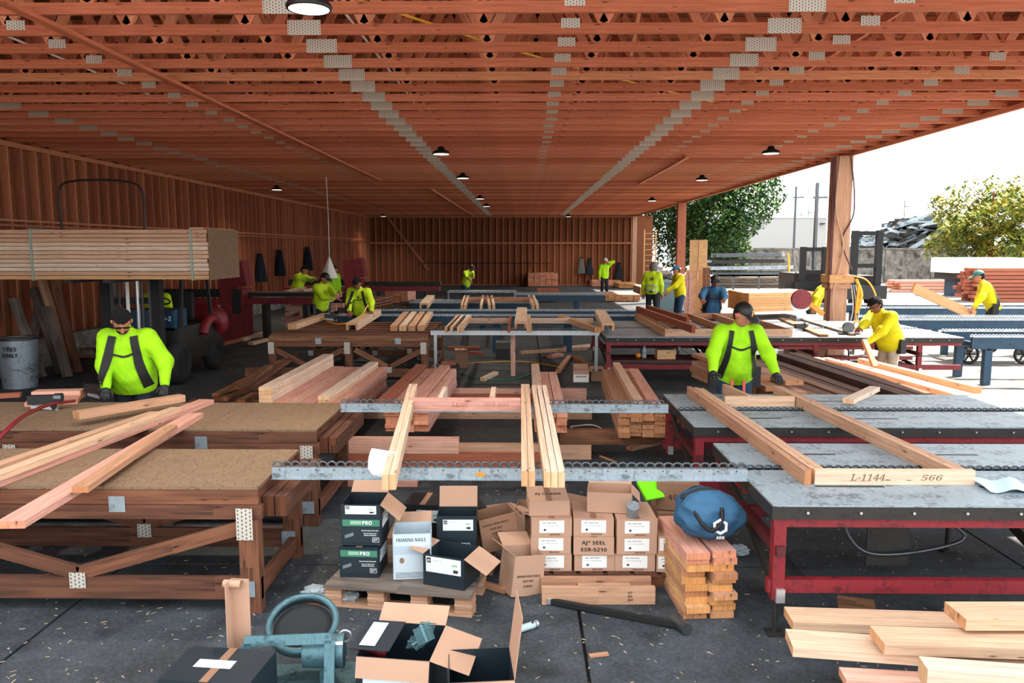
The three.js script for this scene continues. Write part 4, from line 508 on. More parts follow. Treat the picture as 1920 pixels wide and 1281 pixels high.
// ---------- people ----------
function net(sdf, lo, hi, c) { // surface nets over a box
  const n = [0, 1, 2].map((i) => Math.ceil((hi[i] - lo[i]) / c) + 2), [nx, ny, nz] = n, F = new Float32Array(nx * ny * nz), p = V(0, 0, 0), id = (x, y, z) => (z * ny + y) * nx + x;
  for (let z = 0; z < nz; z++) for (let y = 0; y < ny; y++) for (let x = 0; x < nx; x++) F[id(x, y, z)] = sdf(p.set(lo[0] + x * c, lo[1] + y * c, lo[2] + z * c));
  const vid = new Int32Array(nx * ny * nz).fill(-1), pos = [], idx = [], E = []; for (let a = 0; a < 8; a++) for (const b of [1, 2, 4]) if (!(a & b)) E.push([a, a | b]);
  for (let z = 0; z < nz - 1; z++) for (let y = 0; y < ny - 1; y++) for (let x = 0; x < nx - 1; x++) {
    const q = []; let m = 0; for (let k = 0; k < 8; k++) { const v = F[id(x + (k & 1), y + (k >> 1 & 1), z + (k >> 2))]; q.push(v); if (v < 0) m |= 1 << k; }
    if (m === 0 || m === 255) continue; let s = [0, 0, 0], cnt = 0;
    for (const [a, b] of E) if ((q[a] < 0) !== (q[b] < 0)) { const t = q[a] / (q[a] - q[b]); for (let k = 0; k < 3; k++) { const A = a >> k & 1, B = b >> k & 1; s[k] += A + (B - A) * t; } cnt++; }
    vid[id(x, y, z)] = pos.length / 3; pos.push(lo[0] + (x + s[0] / cnt) * c, lo[1] + (y + s[1] / cnt) * c, lo[2] + (z + s[2] / cnt) * c);
  }
  const ax = [[1, 0, 0], [0, 1, 0], [0, 0, 1]];
  for (let z = 1; z < nz - 1; z++) for (let y = 1; y < ny - 1; y++) for (let x = 1; x < nx - 1; x++) for (let k = 0; k < 3; k++) {
    const d = ax[k], a = F[id(x, y, z)] < 0, b = F[id(x + d[0], y + d[1], z + d[2])] < 0; if (a === b) continue;
    const u = ax[(k + 1) % 3], v = ax[(k + 2) % 3], g = (i, j) => vid[id(x - u[0] * i - v[0] * j, y - u[1] * i - v[1] * j, z - u[2] * i - v[2] * j)], A = g(0, 0), B = g(1, 0), C = g(1, 1), Dd = g(0, 1);
    if (A < 0 || B < 0 || C < 0 || Dd < 0) continue; if (a) idx.push(A, B, C, A, C, Dd); else idx.push(A, C, B, A, Dd, C);
  }
  const g = new THREE.BufferGeometry(); g.setAttribute('position', new THREE.Float32BufferAttribute(pos, 3)); g.setAttribute('uv', new THREE.Float32BufferAttribute(pos.filter((_, i) => i % 3 !== 2), 2)); g.setIndex(idx); g.computeVertexNormals(); return g;
}
const smin = (a, b, k) => { const h = Math.max(k - Math.abs(a - b), 0) / k; return Math.min(a, b) - h * h * k * 0.25; };
const cone = (p, a, b, r0, r1) => { const bx_ = b.x - a.x, by = b.y - a.y, bz = b.z - a.z, px = p.x - a.x, py = p.y - a.y, pz = p.z - a.z, t = Math.max(0, Math.min(1, (px * bx_ + py * by + pz * bz) / (bx_ * bx_ + by * by + bz * bz + 1e-9))); return Math.hypot(px - bx_ * t, py - by * t, pz - bz * t) - (r0 + (r1 - r0) * t); };
const ell = (x, y, z, a, b, c) => { const k0 = Math.hypot(x / a, y / b, z / c), k1 = Math.hypot(x / a / a, y / b / b, z / c / c); return k1 < 1e-6 ? -Math.min(a, b, c) : k0 * (k0 - 1) / k1; };
const uni = (list, k) => (p) => { let d = 9; for (const c of list) d = smin(d, cone(p, ...c), k); return d; };
const bound = (list, m = 0.02) => { const lo = [9, 9, 9], hi = [-9, -9, -9]; for (const [a, b, r0, r1] of list) for (const q of [a, b]) ['x', 'y', 'z'].forEach((k, i) => { const r = Math.max(r0, r1) + m; lo[i] = Math.min(lo[i], q[k] - r); hi[i] = Math.max(hi[i], q[k] + r); }); return [lo, hi]; };
const headSdf = (x, y, z) => { let d = smin(ell(x, y, z, 0.076, 0.112, 0.095), ell(x, y + 0.06, z - 0.022, 0.054, 0.062, 0.068), 0.03); const s = Math.abs(x);
  d = smin(d, Math.hypot(s - 0.079, y + 0.005, (z + 0.005) * 0.7) - 0.02, 0.01); const t = Math.max(0, Math.min(1, (0.015 - y) / 0.05)); d = smin(d, Math.hypot(x, y - 0.015 + t * 0.05, z - 0.092 - t * 0.016) - 0.011 - t * 0.005, 0.014);
  d = Math.max(d, -(Math.hypot(s - 0.032, y - 0.012, z - 0.098) - 0.016)); d = smin(d, Math.hypot(x * 0.5, y + 0.068, z - 0.085) - 0.011, 0.008); return d; };
function person(label, o) {
  const c = o.cell ?? 0.02, t = thing('person', label, 'person', [o.x, 0, -o.d], o.turn ?? 0), s = o.s ?? 1; t.scale.setScalar(s); t.updateMatrixWorld();
  const L = (v) => t.worldToLocal(v.clone()), ln = o.lean ?? 0.1, hy = o.hipY ?? 0.93, u = V(0, Math.cos(ln), Math.sin(ln)), hip = V(0, hy, -Math.sin(ln) * 0.25), up = (k, x = 0, f = 0) => V(x, hip.y + u.y * k - f * u.z, hip.z + u.z * k + f * u.y), fat = o.fat ?? 0;
  const nb = up(0.52), hq = new THREE.Quaternion().setFromEuler(new THREE.Euler(ln + (o.pitch ?? 0.2), o.yaw ?? 0, o.tilt ?? 0, 'YXZ')), hc = nb.clone().add(V(0, 0.155, 0.03).applyQuaternion(new THREE.Quaternion().setFromEuler(new THREE.Euler(ln + (o.pitch ?? 0.2) * 0.7, (o.yaw ?? 0) * 0.4, 0)))), hqi = hq.clone().invert();
  const arms = [], hands = [];
  for (const sd of [-1, 1]) {
    const S = up(0.455, sd * (0.185 + fat * 0.3)), tw = sd < 0 ? o.right : o.left, T = tw ? L(tw) : up(-0.1, sd * 0.27, 0.06);
    const dir = T.clone().sub(S), L1 = 0.29, L2 = 0.26; let len = dir.length(); if (len > L1 + L2 - 0.005) { len = L1 + L2 - 0.005; T.copy(S).addScaledVector(dir.clone().normalize(), len); }
    dir.normalize(); const a = (L1 * L1 - L2 * L2 + len * len) / (2 * len), hgt = Math.sqrt(Math.max(0, L1 * L1 - a * a)), hint = V(sd * 0.7, -0.3, -0.6), pr = hint.addScaledVector(dir, -hint.dot(dir)).normalize(), El = S.clone().addScaledVector(dir, a).addScaledVector(pr, hgt);
    arms.push([S, El, T, sd]);
  }
  const kn = (sd) => V(sd * 0.11, hy * 0.52, hip.z + 0.05), an = (sd) => V(sd * 0.13, 0.09, hip.z - 0.02), hipS = (sd) => V(sd * 0.085, hy - 0.04, hip.z);
  const core = [[hip, up(0.4), 0.1, 0.11], [up(0.45), hc, 0.055, 0.05]]; for (const [S, E_, T] of arms) core.push([S, E_, 0.05, 0.042], [E_, T, 0.042, 0.028]); for (const sd of [-1, 1]) core.push([hipS(sd), kn(sd), 0.075, 0.05], [kn(sd), an(sd), 0.05, 0.04]);
  const cu = uni(core, 0.03), tmp = V(0, 0, 0); const bodyF = (p) => { tmp.copy(p).sub(hc).applyQuaternion(hqi); return smin(cu(p), headSdf(tmp.x, tmp.y, tmp.z), 0.02); };
  const [lo, hi] = bound(core); hi[1] = Math.max(hi[1], hc.y + 0.16); lo[2] = Math.min(lo[2], hc.z - 0.15); hi[2] = Math.max(hi[2], hc.z + 0.16); lo[0] = Math.min(lo[0], hc.x - 0.15); hi[0] = Math.max(hi[0], hc.x + 0.15);
  // body, with a finer head and hands merged into the same mesh
  const hcell = o.cell ? Math.min(c, 0.006) : 0.011, geos = [net(cu, lo, hi, Math.max(c, 0.016)), net((p) => headSdf(p.x, p.y, p.z), [-0.12, -0.15, -0.13], [0.12, 0.14, 0.15], hcell).applyQuaternion(hq).translate(hc.x, hc.y, hc.z)];
  const gl = [];
  for (const [S, E_, T, sd] of arms) {
    const f = T.clone().sub(E_).normalize(), dn = V(0, -1, 0).addScaledVector(f, f.y).normalize(); if (o.flat) f.lerp(V(0, f.y * 0.2, f.z), 0.5).normalize(); const side = f.clone().cross(dn).normalize().multiplyScalar(-sd), at = (a, b, d2) => T.clone().addScaledVector(f, a).addScaledVector(side, b).addScaledVector(dn, d2);
    const hl = [[at(0.0, 0, 0), at(0.03, 0, 0), 0.028, 0.03], [at(0.03, -0.022, 0), at(0.075, -0.03, 0.004), 0.017, 0.013], [at(0.03, 0.02, 0), at(0.08, 0.028, 0.004), 0.017, 0.013], [at(0.04, 0, 0), at(0.085, 0, 0.003), 0.019, 0.014]];
    [[-0.032, 0.06, 0.008], [-0.011, 0.078, 0.009], [0.011, 0.074, 0.009], [0.031, 0.062, 0.0085]].forEach(([b, l, r]) => { const k1 = at(0.085, b, 0.004), k2 = at(0.085 + l * 0.5, b * 1.1, 0.012), k3 = at(0.085 + l * 0.85, b * 1.12, 0.012 + l * 0.45); hl.push([k1, k2, r + 0.001, r], [k2, k3, r, r - 0.0015]); });
    hl.push([at(0.02, 0.03, 0.004), at(0.055, 0.058, 0.014), 0.013, 0.011], [at(0.055, 0.058, 0.014), at(0.085, 0.062, 0.026), 0.011, 0.009]);
    const g = net(uni(hl, 0.008), ...bound(hl, 0.01), o.cell ? 0.005 : 0.008); (o.gloves ? gl : geos).push(g);
  }
  const body = part('body', merge(geos), o.skin ?? M.skin, t); if (gl.length) { part('glove', gl[0], M.glove, t, 'dark work glove'); part('glove', gl[1], M.glove, t, 'dark work glove'); }
  // shirt
  const sh = [[up(-0.02, -0.055), up(0.12, -0.06), 0.135 + fat, 0.13 + fat], [up(-0.02, 0.055), up(0.12, 0.06), 0.135 + fat, 0.13 + fat], [up(0.12, -0.06), up(0.36, -0.085), 0.128 + fat, 0.118 + fat * 0.6], [up(0.12, 0.06), up(0.36, 0.085), 0.128 + fat, 0.118 + fat * 0.6], [up(0.445, -0.15), up(0.445, 0.15), 0.085, 0.085], [up(0.44), up(0.535, 0, 0.012), 0.1, 0.066]];
  if (fat) sh.push([up(0.08, 0, 0.08), up(0.2, 0, 0.07), 0.13, 0.12]);
  for (const [S, E_, T] of arms) { const w = E_.clone().lerp(T, o.short ? -0.3 : 0.93); sh.push([S, E_, 0.078 + fat * 0.4, 0.066 + fat * 0.3]); if (!o.short) sh.push([E_, w, 0.064 + fat * 0.25, 0.046]); }
  const hemN = u, su = uni(sh, 0.05), wr = (p) => 0.0025 * Math.sin(p.y * 60 + p.x * 45) * Math.sin(p.x * 38 - p.z * 50 + p.y * 20), shirtF = (p) => Math.max(su(p) + wr(p), -((p.x - hip.x) * u.x + (p.y - hip.y) * u.y + (p.z - hip.z) * u.z) - 0.1, (p.x - nb.x) ** 2 + (p.y - nb.y) ** 2 + (p.z - nb.z) ** 2 < 0.0001 ? 1 : -1);
  const shirt = part('shirt', net(shirtF, ...bound(sh), c), o.shirt, t);
  // trousers and boots
  const pl = [[V(-0.06, hy + 0.06, hip.z), V(-0.08, hy - 0.06, hip.z), 0.115 + fat * 0.5, 0.11], [V(0.06, hy + 0.06, hip.z), V(0.08, hy - 0.06, hip.z), 0.115 + fat * 0.5, 0.11]]; for (const sd of [-1, 1]) pl.push([hipS(sd), kn(sd), 0.1, 0.072], [kn(sd), an(sd), 0.07, 0.062]);
  part('trousers', net(uni(pl, 0.03), ...bound(pl), Math.max(c, 0.016)), o.pants ?? M.denim, t);
  for (const sd of [-1, 1]) { const a = an(sd), bl = [[V(a.x, 0.06, a.z - 0.03), V(a.x, 0.045, a.z + 0.15), 0.05, 0.042], [V(a.x, 0.05, a.z), V(a.x, 0.14, a.z), 0.05, 0.052]]; part('boot', net((p) => Math.max(uni(bl, 0.03)(p), 0.004 - p.y), ...bound(bl), 0.016), M.rubber, t); }
  // headwear and hair in the head's own frame
  const hd = (name, f, m, cell = hcell, lb) => { const g = part(name, net((p) => f(p.x, p.y, p.z), [-0.15, -0.17, -0.16], [0.15, 0.2, 0.24], cell), m, t, lb); g.position.copy(hc); g.quaternion.copy(hq); return g; };
  if (o.hair !== false) hd('hair', (x, y, z) => Math.max(ell(x, y - 0.012, z + 0.008, 0.086 + (o.curly ?? 0) * 0.5, 0.12 + (o.curly ?? 0), 0.106 + (o.curly ?? 0)) + (o.curly ? 0.012 * Math.sin(x * 130) * Math.sin(y * 120) * Math.sin(z * 125) : 0), Math.min(0.058 - y - Math.max(0, -z) * 0.5, Math.max(z + 0.005, -0.075 - y))), M.hair);
  if (o.beard) hd('beard', (x, y, z) => Math.max(Math.min(ell(x, y + 0.066, z - 0.02, 0.062, 0.066, 0.078)), y + 0.048 - Math.abs(x) * 0.5, -z + 0.0, -(Math.hypot(x * 0.6, y + 0.066, z - 0.1) - 0.014)), M.hair);
  if (o.cap) hd('cap', (x, y, z) => { const b = o.capBack ? -1 : 1; return Math.min(Math.max(ell(x, y - 0.03, z + 0.004, 0.092, 0.105, 0.112), 0.035 - y), ell(x, y - 0.045 + (z * b - 0.13) * 0.22, z * b - 0.13, 0.078, 0.011, 0.085)); }, o.cap);
  if (o.capText) { const p = part('emblem', sheet(0.09, 0.09), ink(o.capText, '#e3a83a', 'bold 110px serif', 128, 128), t); p.quaternion.copy(hq); p.position.copy(V(0, 0.085, 0.112).applyQuaternion(hq).add(hc)); p.rotateX(-0.35); }
  if (o.hood) hd('hood', (x, y, z) => Math.max(Math.abs(ell(x, y, z + 0.012, 0.105, 0.145, 0.125)) - 0.012, z - 0.06), o.hood, 0.012);
  if (o.glasses) { const lw = o.glasses === 'thin' ? 0.008 : 0.03, g = part('glasses', merge([bxAt(0.05, lw, 0.005, -0.033, 0.014, 0.104), bxAt(0.05, lw, 0.005, 0.033, 0.014, 0.104), bxAt(0.16, 0.006, 0.006, 0, 0.025, 0.102), bxAt(0.004, 0.01, 0.11, -0.08, 0.02, 0.05), bxAt(0.004, 0.01, 0.11, 0.08, 0.02, 0.05)]), M.lens, t); g.position.copy(hc); g.quaternion.copy(hq); }
  if (o.earmuff) { const e = part('ear_plug', new THREE.SphereGeometry(0.022, 12, 8).scale(0.5, 1.3, 1), M.pinkTape, t); e.position.copy(V(-0.09, -0.01, 0).applyQuaternion(hq).add(hc)); }
  // ribbons lying on the shirt: [x, height along the torso] pairs, front (+1) or back (-1)
  const onto = (x, k, b) => { const p = V(0, 0, 0); for (let f = 0.45; f > -0.1; f -= 0.004) { p.copy(up(k, x, f * b)); if (su(p) < 0.015) break; } return p; };
  const ribbon = (name, pts, w, m, b = 1) => { const P = [], cu2 = new THREE.CatmullRomCurve3(pts.map(([x, k]) => V(x, k, 0))), n = 26, I = []; for (let i = 0; i <= n; i++) { const q = cu2.getPoint(i / n), d = cu2.getTangent(i / n); for (const sd of [-1, 1]) { const v = onto(q.x - d.y * sd * w / 2, q.y + d.x * sd * w / 2, b); P.push(v.x, v.y, v.z); } if (i) { const k = i * 2; I.push(k - 2, k - 1, k, k, k - 1, k + 1); } } const g = new THREE.BufferGeometry(); g.setAttribute('position', new THREE.Float32BufferAttribute(P, 3)); g.setIndex(I); g.computeVertexNormals(); return part(name, g, m, t); };
  const dbl = (m) => { const k = m.clone(); k.side = 2; return k; }, SB = dbl(M.strap);
  if (o.harness) { const b = o.harness; for (const sd of [-1, 1]) ribbon('harness_strap', [[sd * 0.1, 0.5], [sd * 0.12, 0.38], [sd * 0.135, 0.25], [sd * 0.17, 0.1], [sd * 0.19, -0.02]], o.wide ?? 0.05, SB, b); if (b > 0) ribbon('chest_strap', [[-0.11, 0.34], [0, 0.31], [0.11, 0.34]], 0.018, SB); }
  if (o.belt) { const r = []; for (const sd of [-1, 1]) part('tool_pouch', bxAt(0.12, 0.22, 0.1, sd * 0.21, hy - 0.04, hip.z), M.black, t); part('belt', new THREE.CylinderGeometry(0.185, 0.185, 0.05, 24, 1, true).scale(1, 1, 0.72).translate(0, hy + 0.0, hip.z), SB, t); }
  if (o.tapes) for (const x of [-0.07, 0.06]) part('flag_tape', bxAt(0.03, 0.2, 0.004, x, hy - 0.13, hip.z + 0.15), M.pinkTape, t);
  if (o.bands) for (const k of o.bands) for (const b of [1, -1]) ribbon('reflective_band', [[-0.17, k], [-0.08, k], [0.08, k], [0.17, k]], 0.045, dbl(M.silver), b);
  if (o.number) { const q = onto(0, 0.33, -1), p = part('print', sheet(0.2, 0.14), ink(o.number, '#20241c', 'bold 150px sans-serif', 256, 180), t); p.position.copy(q).add(V(0, 0, -0.012)); p.rotation.set(-ln, Math.PI, 0, 'YXZ'); }
  return t;
}
const X = (px, d) => D(px, 600, d).x, big = { cell: 0.012, gloves: true };
person('worker in lime sweatshirt with black suspenders, beard and glasses looking down', { ...big, x: X(240, 7.72), d: 7.72, turn: 0.1, lean: 0.2, pitch: 0.6, yaw: 0.4, fat: 0.035, shirt: M.lime, beard: true, curly: 0.008, glasses: 'thin', harness: 1, wide: 0.075, right: D(199, 735, 7.36), left: D(309, 722, 7.55), pants: M.navy, flat: true });
person('worker in lime shirt and black cap with a yellow letter, leaning on the frame', { ...big, x: X(1383, 8.3), d: 8.3, turn: 0.05, lean: 0.2, pitch: 0.32, yaw: 0.5, fat: 0.01, shirt: M.lime, cap: M.black, capText: 'P', earmuff: true, harness: 1, belt: true, tapes: true, right: D(1333, 716, 7.78), left: D(1464, 720, 7.8), flat: true });
person('curly-haired worker in yellow shirt and beige trousers cutting with a circular saw', { cell: 0.014, x: X(1662, 12.2), d: 12.2, turn: -1.25, lean: 0.42, hipY: 0.8, pitch: 0.3, fat: 0.03, shirt: M.yellow, pants: M.beige, skin: M.skinDark, curly: 0.012, glasses: true, belt: true, left: G(1612, 648, TT + 0.0).setY(TT - 0.1), right: G(1600, 628, TT + 0.16) });
person('worker in blue shirt, cap and sunglasses behind the four-bay frame', { cell: 0.016, x: X(1335, 16.7), d: 16.7, lean: 0.3, pitch: 0.0, shirt: M.blueShirt, skin: M.skinDark, cap: M.black, glasses: true, harness: 1, right: G(1309, 598, TT + 0.1), left: G(1362, 598, TT + 0.1) });
person('worker in yellow shirt bending beside the thick timber post', { x: X(1530, 17.6), d: 17.6, turn: 1.2, lean: 0.45, pitch: 0.1, shirt: M.yellow, pants: M.denim, right: D(1520, 590, 17), left: D(1515, 585, 17) });
person('worker in teal cap and yellow shirt with harness carrying an orange plank', { x: X(1850, 17.4), d: 17.4, s: 1.06, turn: -1.9, lean: 0.4, pitch: 0.0, shirt: M.yellow, cap: M.tealHose, harness: -1, belt: true, pants: M.navy, left: D(1816, 592, 17.0), right: D(1824, 586, 17.5) });
{ const a = D(1712, 540, 16.9), b = D(1826, 592, 17.2); board(a, b, 0.06, 0.2, M.orange, 'wide orange plank carried by the worker in the teal cap'); }
person('worker in grey hoodie and lime vest with dark number seen from behind', { x: X(1222, 23.5), d: 23.5, turn: 2.7, lean: 0.1, s: 1.06, shirt: M.vest, hair: false, hood: M.hoodie, bands: [0.02, 0.14], number: '50', pants: M.navy });
person('worker in blue cap and yellow shirt beside the plywood sheets', { x: X(1272, 22.6), d: 22.6, turn: -1.3, lean: 0.12, s: 1.02, shirt: M.yellow, cap: M.blueShirt, pants: M.denim, left: D(1250, 545, 22.4), right: D(1252, 548, 22.8) });
person('distant worker in lime shirt and white cap raising a hand to the face', { x: X(1132, 36), d: 36, turn: 0.4, s: 1.05, lean: 0, shirt: M.lime, cap: M.white, left: D(1141, 492, 35.8), pants: M.navy });
person('distant worker in lime vest and dark sleeves busy at the grey bench', { x: X(877, 29), d: 29, turn: 0.9, lean: 0.35, pitch: 0.4, shirt: M.vest, cap: M.black, short: true, skin: M.skinDark, left: D(893, 541, 27.5), right: D(890, 541, 28) });
person('worker in lime shirt reaching across the timber crib', { x: X(562, 23), d: 23, turn: 1.3, lean: 0.35, s: 1.05, shirt: M.vest, left: D(590, 522, 22.8), right: D(590, 524, 23.3), pants: M.navy });
person('worker in lime shirt and cap sorting blocks beside the timber crib', { x: X(604, 17.8), d: 17.8, turn: 1.0, lean: 0.15, pitch: 0.35, shirt: M.vest, cap: M.black, belt: true, left: D(631, 556, 17.4), right: D(628, 560, 17.6), pants: M.navy });
person('stooping worker in lime shirt with black strap at the brown timber table', { cell: 0.016, x: X(676, 16.3), d: 16.3, turn: -0.1, lean: 0.32, pitch: 0.5, shirt: M.vest, harness: 1, right: D(655, 590, 15.8), left: D(698, 590, 15.8), pants: M.navy, skin: M.skinDark });
person('worker mostly hidden behind the white hood by the red saw', { x: X(626, 24.5), d: 24.5, turn: 1, shirt: M.lime, pants: M.navy });
// ---------- forklift with lumber bundle ----------
{
  const t = thing('forklift', 'dark forklift with red rear fenders holding up the strapped lumber bundle', 'forklift', [X(268, 13), 0, -13]);
  for (const x of [-0.42, 0.4]) { part('mast_channel', bxAt(0.14, 2.3, 0.16, x, 1.2, 0.3), M.rubber, t); part('inner_channel', bxAt(0.06, 2.3, 0.1, x * 0.76, 1.22, 0.3), M.steel, t); part('chain', bxAt(0.03, 2.2, 0.02, x * 0.45, 1.25, 0.34), M.chain, t); part('lift_cylinder', cyl(0.03, 0.03, 2.1, 12).translate(x * 0.2, 1.15, 0.3), x < 0 ? M.white : M.silver, t); part('fork', bxAt(0.12, 0.045, 1.2, x * 0.7, 1.765, 1.0), M.black, t); part('fork_heel', bxAt(0.12, 0.5, 0.05, x * 0.7, 2.0, 0.42), M.black, t); }
  for (const y of [0.5, 1.4, 2.3]) part('mast_crossbar', bxAt(0.9, 0.1, 0.08, 0, y, 0.24), M.rubber, t); for (const y of [1.82, 2.2]) part('carriage_bar', bxAt(1.1, 0.09, 0.05, 0, y, 0.4), M.black, t);
  part('hose_arch', tube([V(-1.0, 2.3, 0.42), V(-1.0, 3.2, 0.42), V(-0.9, 3.28, 0.42), V(0.2, 3.26, 0.42), V(0.3, 3.15, 0.42), V(0.3, 2.3, 0.42)], 0.018, 40), M.black, t);
  part('chassis', bxAt(1.05, 0.6, 1.9, 0.05, 0.62, -1.0), M.dark, t); part('cowl', bxAt(0.9, 0.35, 0.5, 0.05, 1.05, -0.3), M.blue, t); part('step_plate', bxAt(0.35, 0.02, 0.4, 0.55, 0.62, -0.1), M.steel, t); part('number_plate', sheet(0.3, 0.12).translate(0.35, 1.08, -0.045), ink('30-2', '#dfe6ea', 'bold 90px sans-serif', 256, 100), t);
  part('counterweight', new THREE.CapsuleGeometry(0.35, 0.5, 6, 16).rotateZ(1.57).translate(0.1, 0.85, -1.9), M.red, t);
  for (const x of [-0.45, 0.62]) { const f = part('fender', new THREE.TorusGeometry(0.42, 0.09, 8, 16, 2.2).rotateY(1.57).rotateX(0.5), M.red, t); f.position.set(x, 0.55, -1.3); }
  for (const [x, z, r] of [[-0.5, 0.1, 0.36], [0.6, 0.1, 0.36], [-0.45, -1.5, 0.3], [0.55, -1.5, 0.3]]) { const w = part('tyre', new THREE.TorusGeometry(r - 0.1, 0.1, 12, 28).rotateY(1.57).scale(1.15, 1, 1), M.rubber, t); w.position.set(x, r, z); const h = part('hub', cyl(r - 0.14, r - 0.14, 0.16, 20).rotateZ(1.57), M.steel, t); h.position.set(x, r, z); }
  for (const [x, z] of [[-0.42, -0.2], [0.55, -0.2], [-0.42, -1.5], [0.55, -1.5]]) part('guard_post', bar(V(x, 0.9, z), V(x * 0.9, 2.25, z + (z > -1 ? -0.25 : 0.1)), 0.05, 0.05), M.black, t); part('overhead_guard', bxAt(1.0, 0.05, 1.2, 0.05, 2.26, -0.95), M.black, t); part('seat', bxAt(0.5, 0.5, 0.12, 0.05, 1.2, -1.3), M.rubber, t); part('wheel', new THREE.TorusGeometry(0.16, 0.015, 6, 24).rotateX(1.1).translate(0.05, 1.35, -0.55), M.black, t);
  person('forklift driver in lime vest with a black number behind the mast', { x: X(296, 14), d: 14, turn: 3.0, lean: 0.05, hipY: 0.95, s: 0.98, shirt: M.vest, number: '52', bands: [0.0], pants: M.navy });
  const p = D(392, 525, 11.55), b = thing('lumber_bundle', 'strapped bundle of pale boards with covered end raised on the forks', 'lumber bundle', [0, 0, 0]), x1 = p.x, x0 = -9.1;
  for (let k = 0; k < 12; k++) for (let i = 0; i < 4; i++) part('board', bar(V(x0, 1.816 + k * 0.061, -11.7 - i * 0.29), V(x1 + rr(-0.02, 0.01), 1.82 + k * 0.061, -11.7 - i * 0.29), 0.28, 0.053, true), pick([...M.pale, M.tan[2], M.orange[0]]), b);
  part('end_cover', bxAt(0.012, 0.75, 1.2, x1 + 0.02, 2.16, -12.14), M.osb, b); part('lath', bxAt(0.2, 0.03, 1.2, x1 - 0.15, 2.535, -12.14), M.tan[0], b); for (const x of [x1 - 0.24, x1 - 2.6]) part('strap', bxAt(0.025, 0.76, 1.19, x, 2.155, -12.13), std('#8fa394', 0.5), b);
}
// ---------- left side machines and clutter ----------
function redSaw(px, d, l, arm) {
  const t = thing('red_saw_machine', l, 'saw machine', [X(px, d), 0, -d]);
  part('cabinet', bxAt(0.55, 1.25, 0.7, 0, 0.63, 0), M.red, t); part('panel', bxAt(0.2, 0.6, 0.01, 0.12, 0.95, 0.356), M.black, t); part('column', bxAt(0.45, 0.7, 0.5, -0.1, 1.55, 0), M.red, t); const h = part('hood', bxAt(0.28, 0.62, 0.5, 0.1, 0, 0), M.red, t); h.position.set(0.08, 1.6, 0.05); h.rotation.z = 0.18; part('notice', sheet(0.16, 0.12).translate(0.1, 0.75, 0.357), M.white, t);
  part('infeed_beam', bxAt(arm, 0.14, 0.3, -0.25 - arm / 2, 0.95, 0.5), M.red, t); part('infeed_fence', bxAt(arm, 0.2, 0.05, -0.25 - arm / 2, 1.15, 0.1), M.black, t); part('outfeed_beam', bxAt(arm * 1.3, 0.14, 0.3, 0.27 + arm * 0.65, 0.95, 0), M.red, t); part('outfeed_table', bxAt(arm * 1.3, 0.1, 0.5, 0.27 + arm * 0.65, 1.1, -0.3), M.dark, t);
  for (const x of [-arm, -arm / 2, 0.8, arm * 1.2]) part('leg', bxAt(0.12, 0.88, 0.3, x, 0.44, 0.2), M.black, t);
}
redSaw(445, 19.5, 'tall red saw machine with sloped hood behind the raised bundle', 1.5); redSaw(668, 25.5, 'smaller red saw machine with a long red outfeed beam', 1.9);
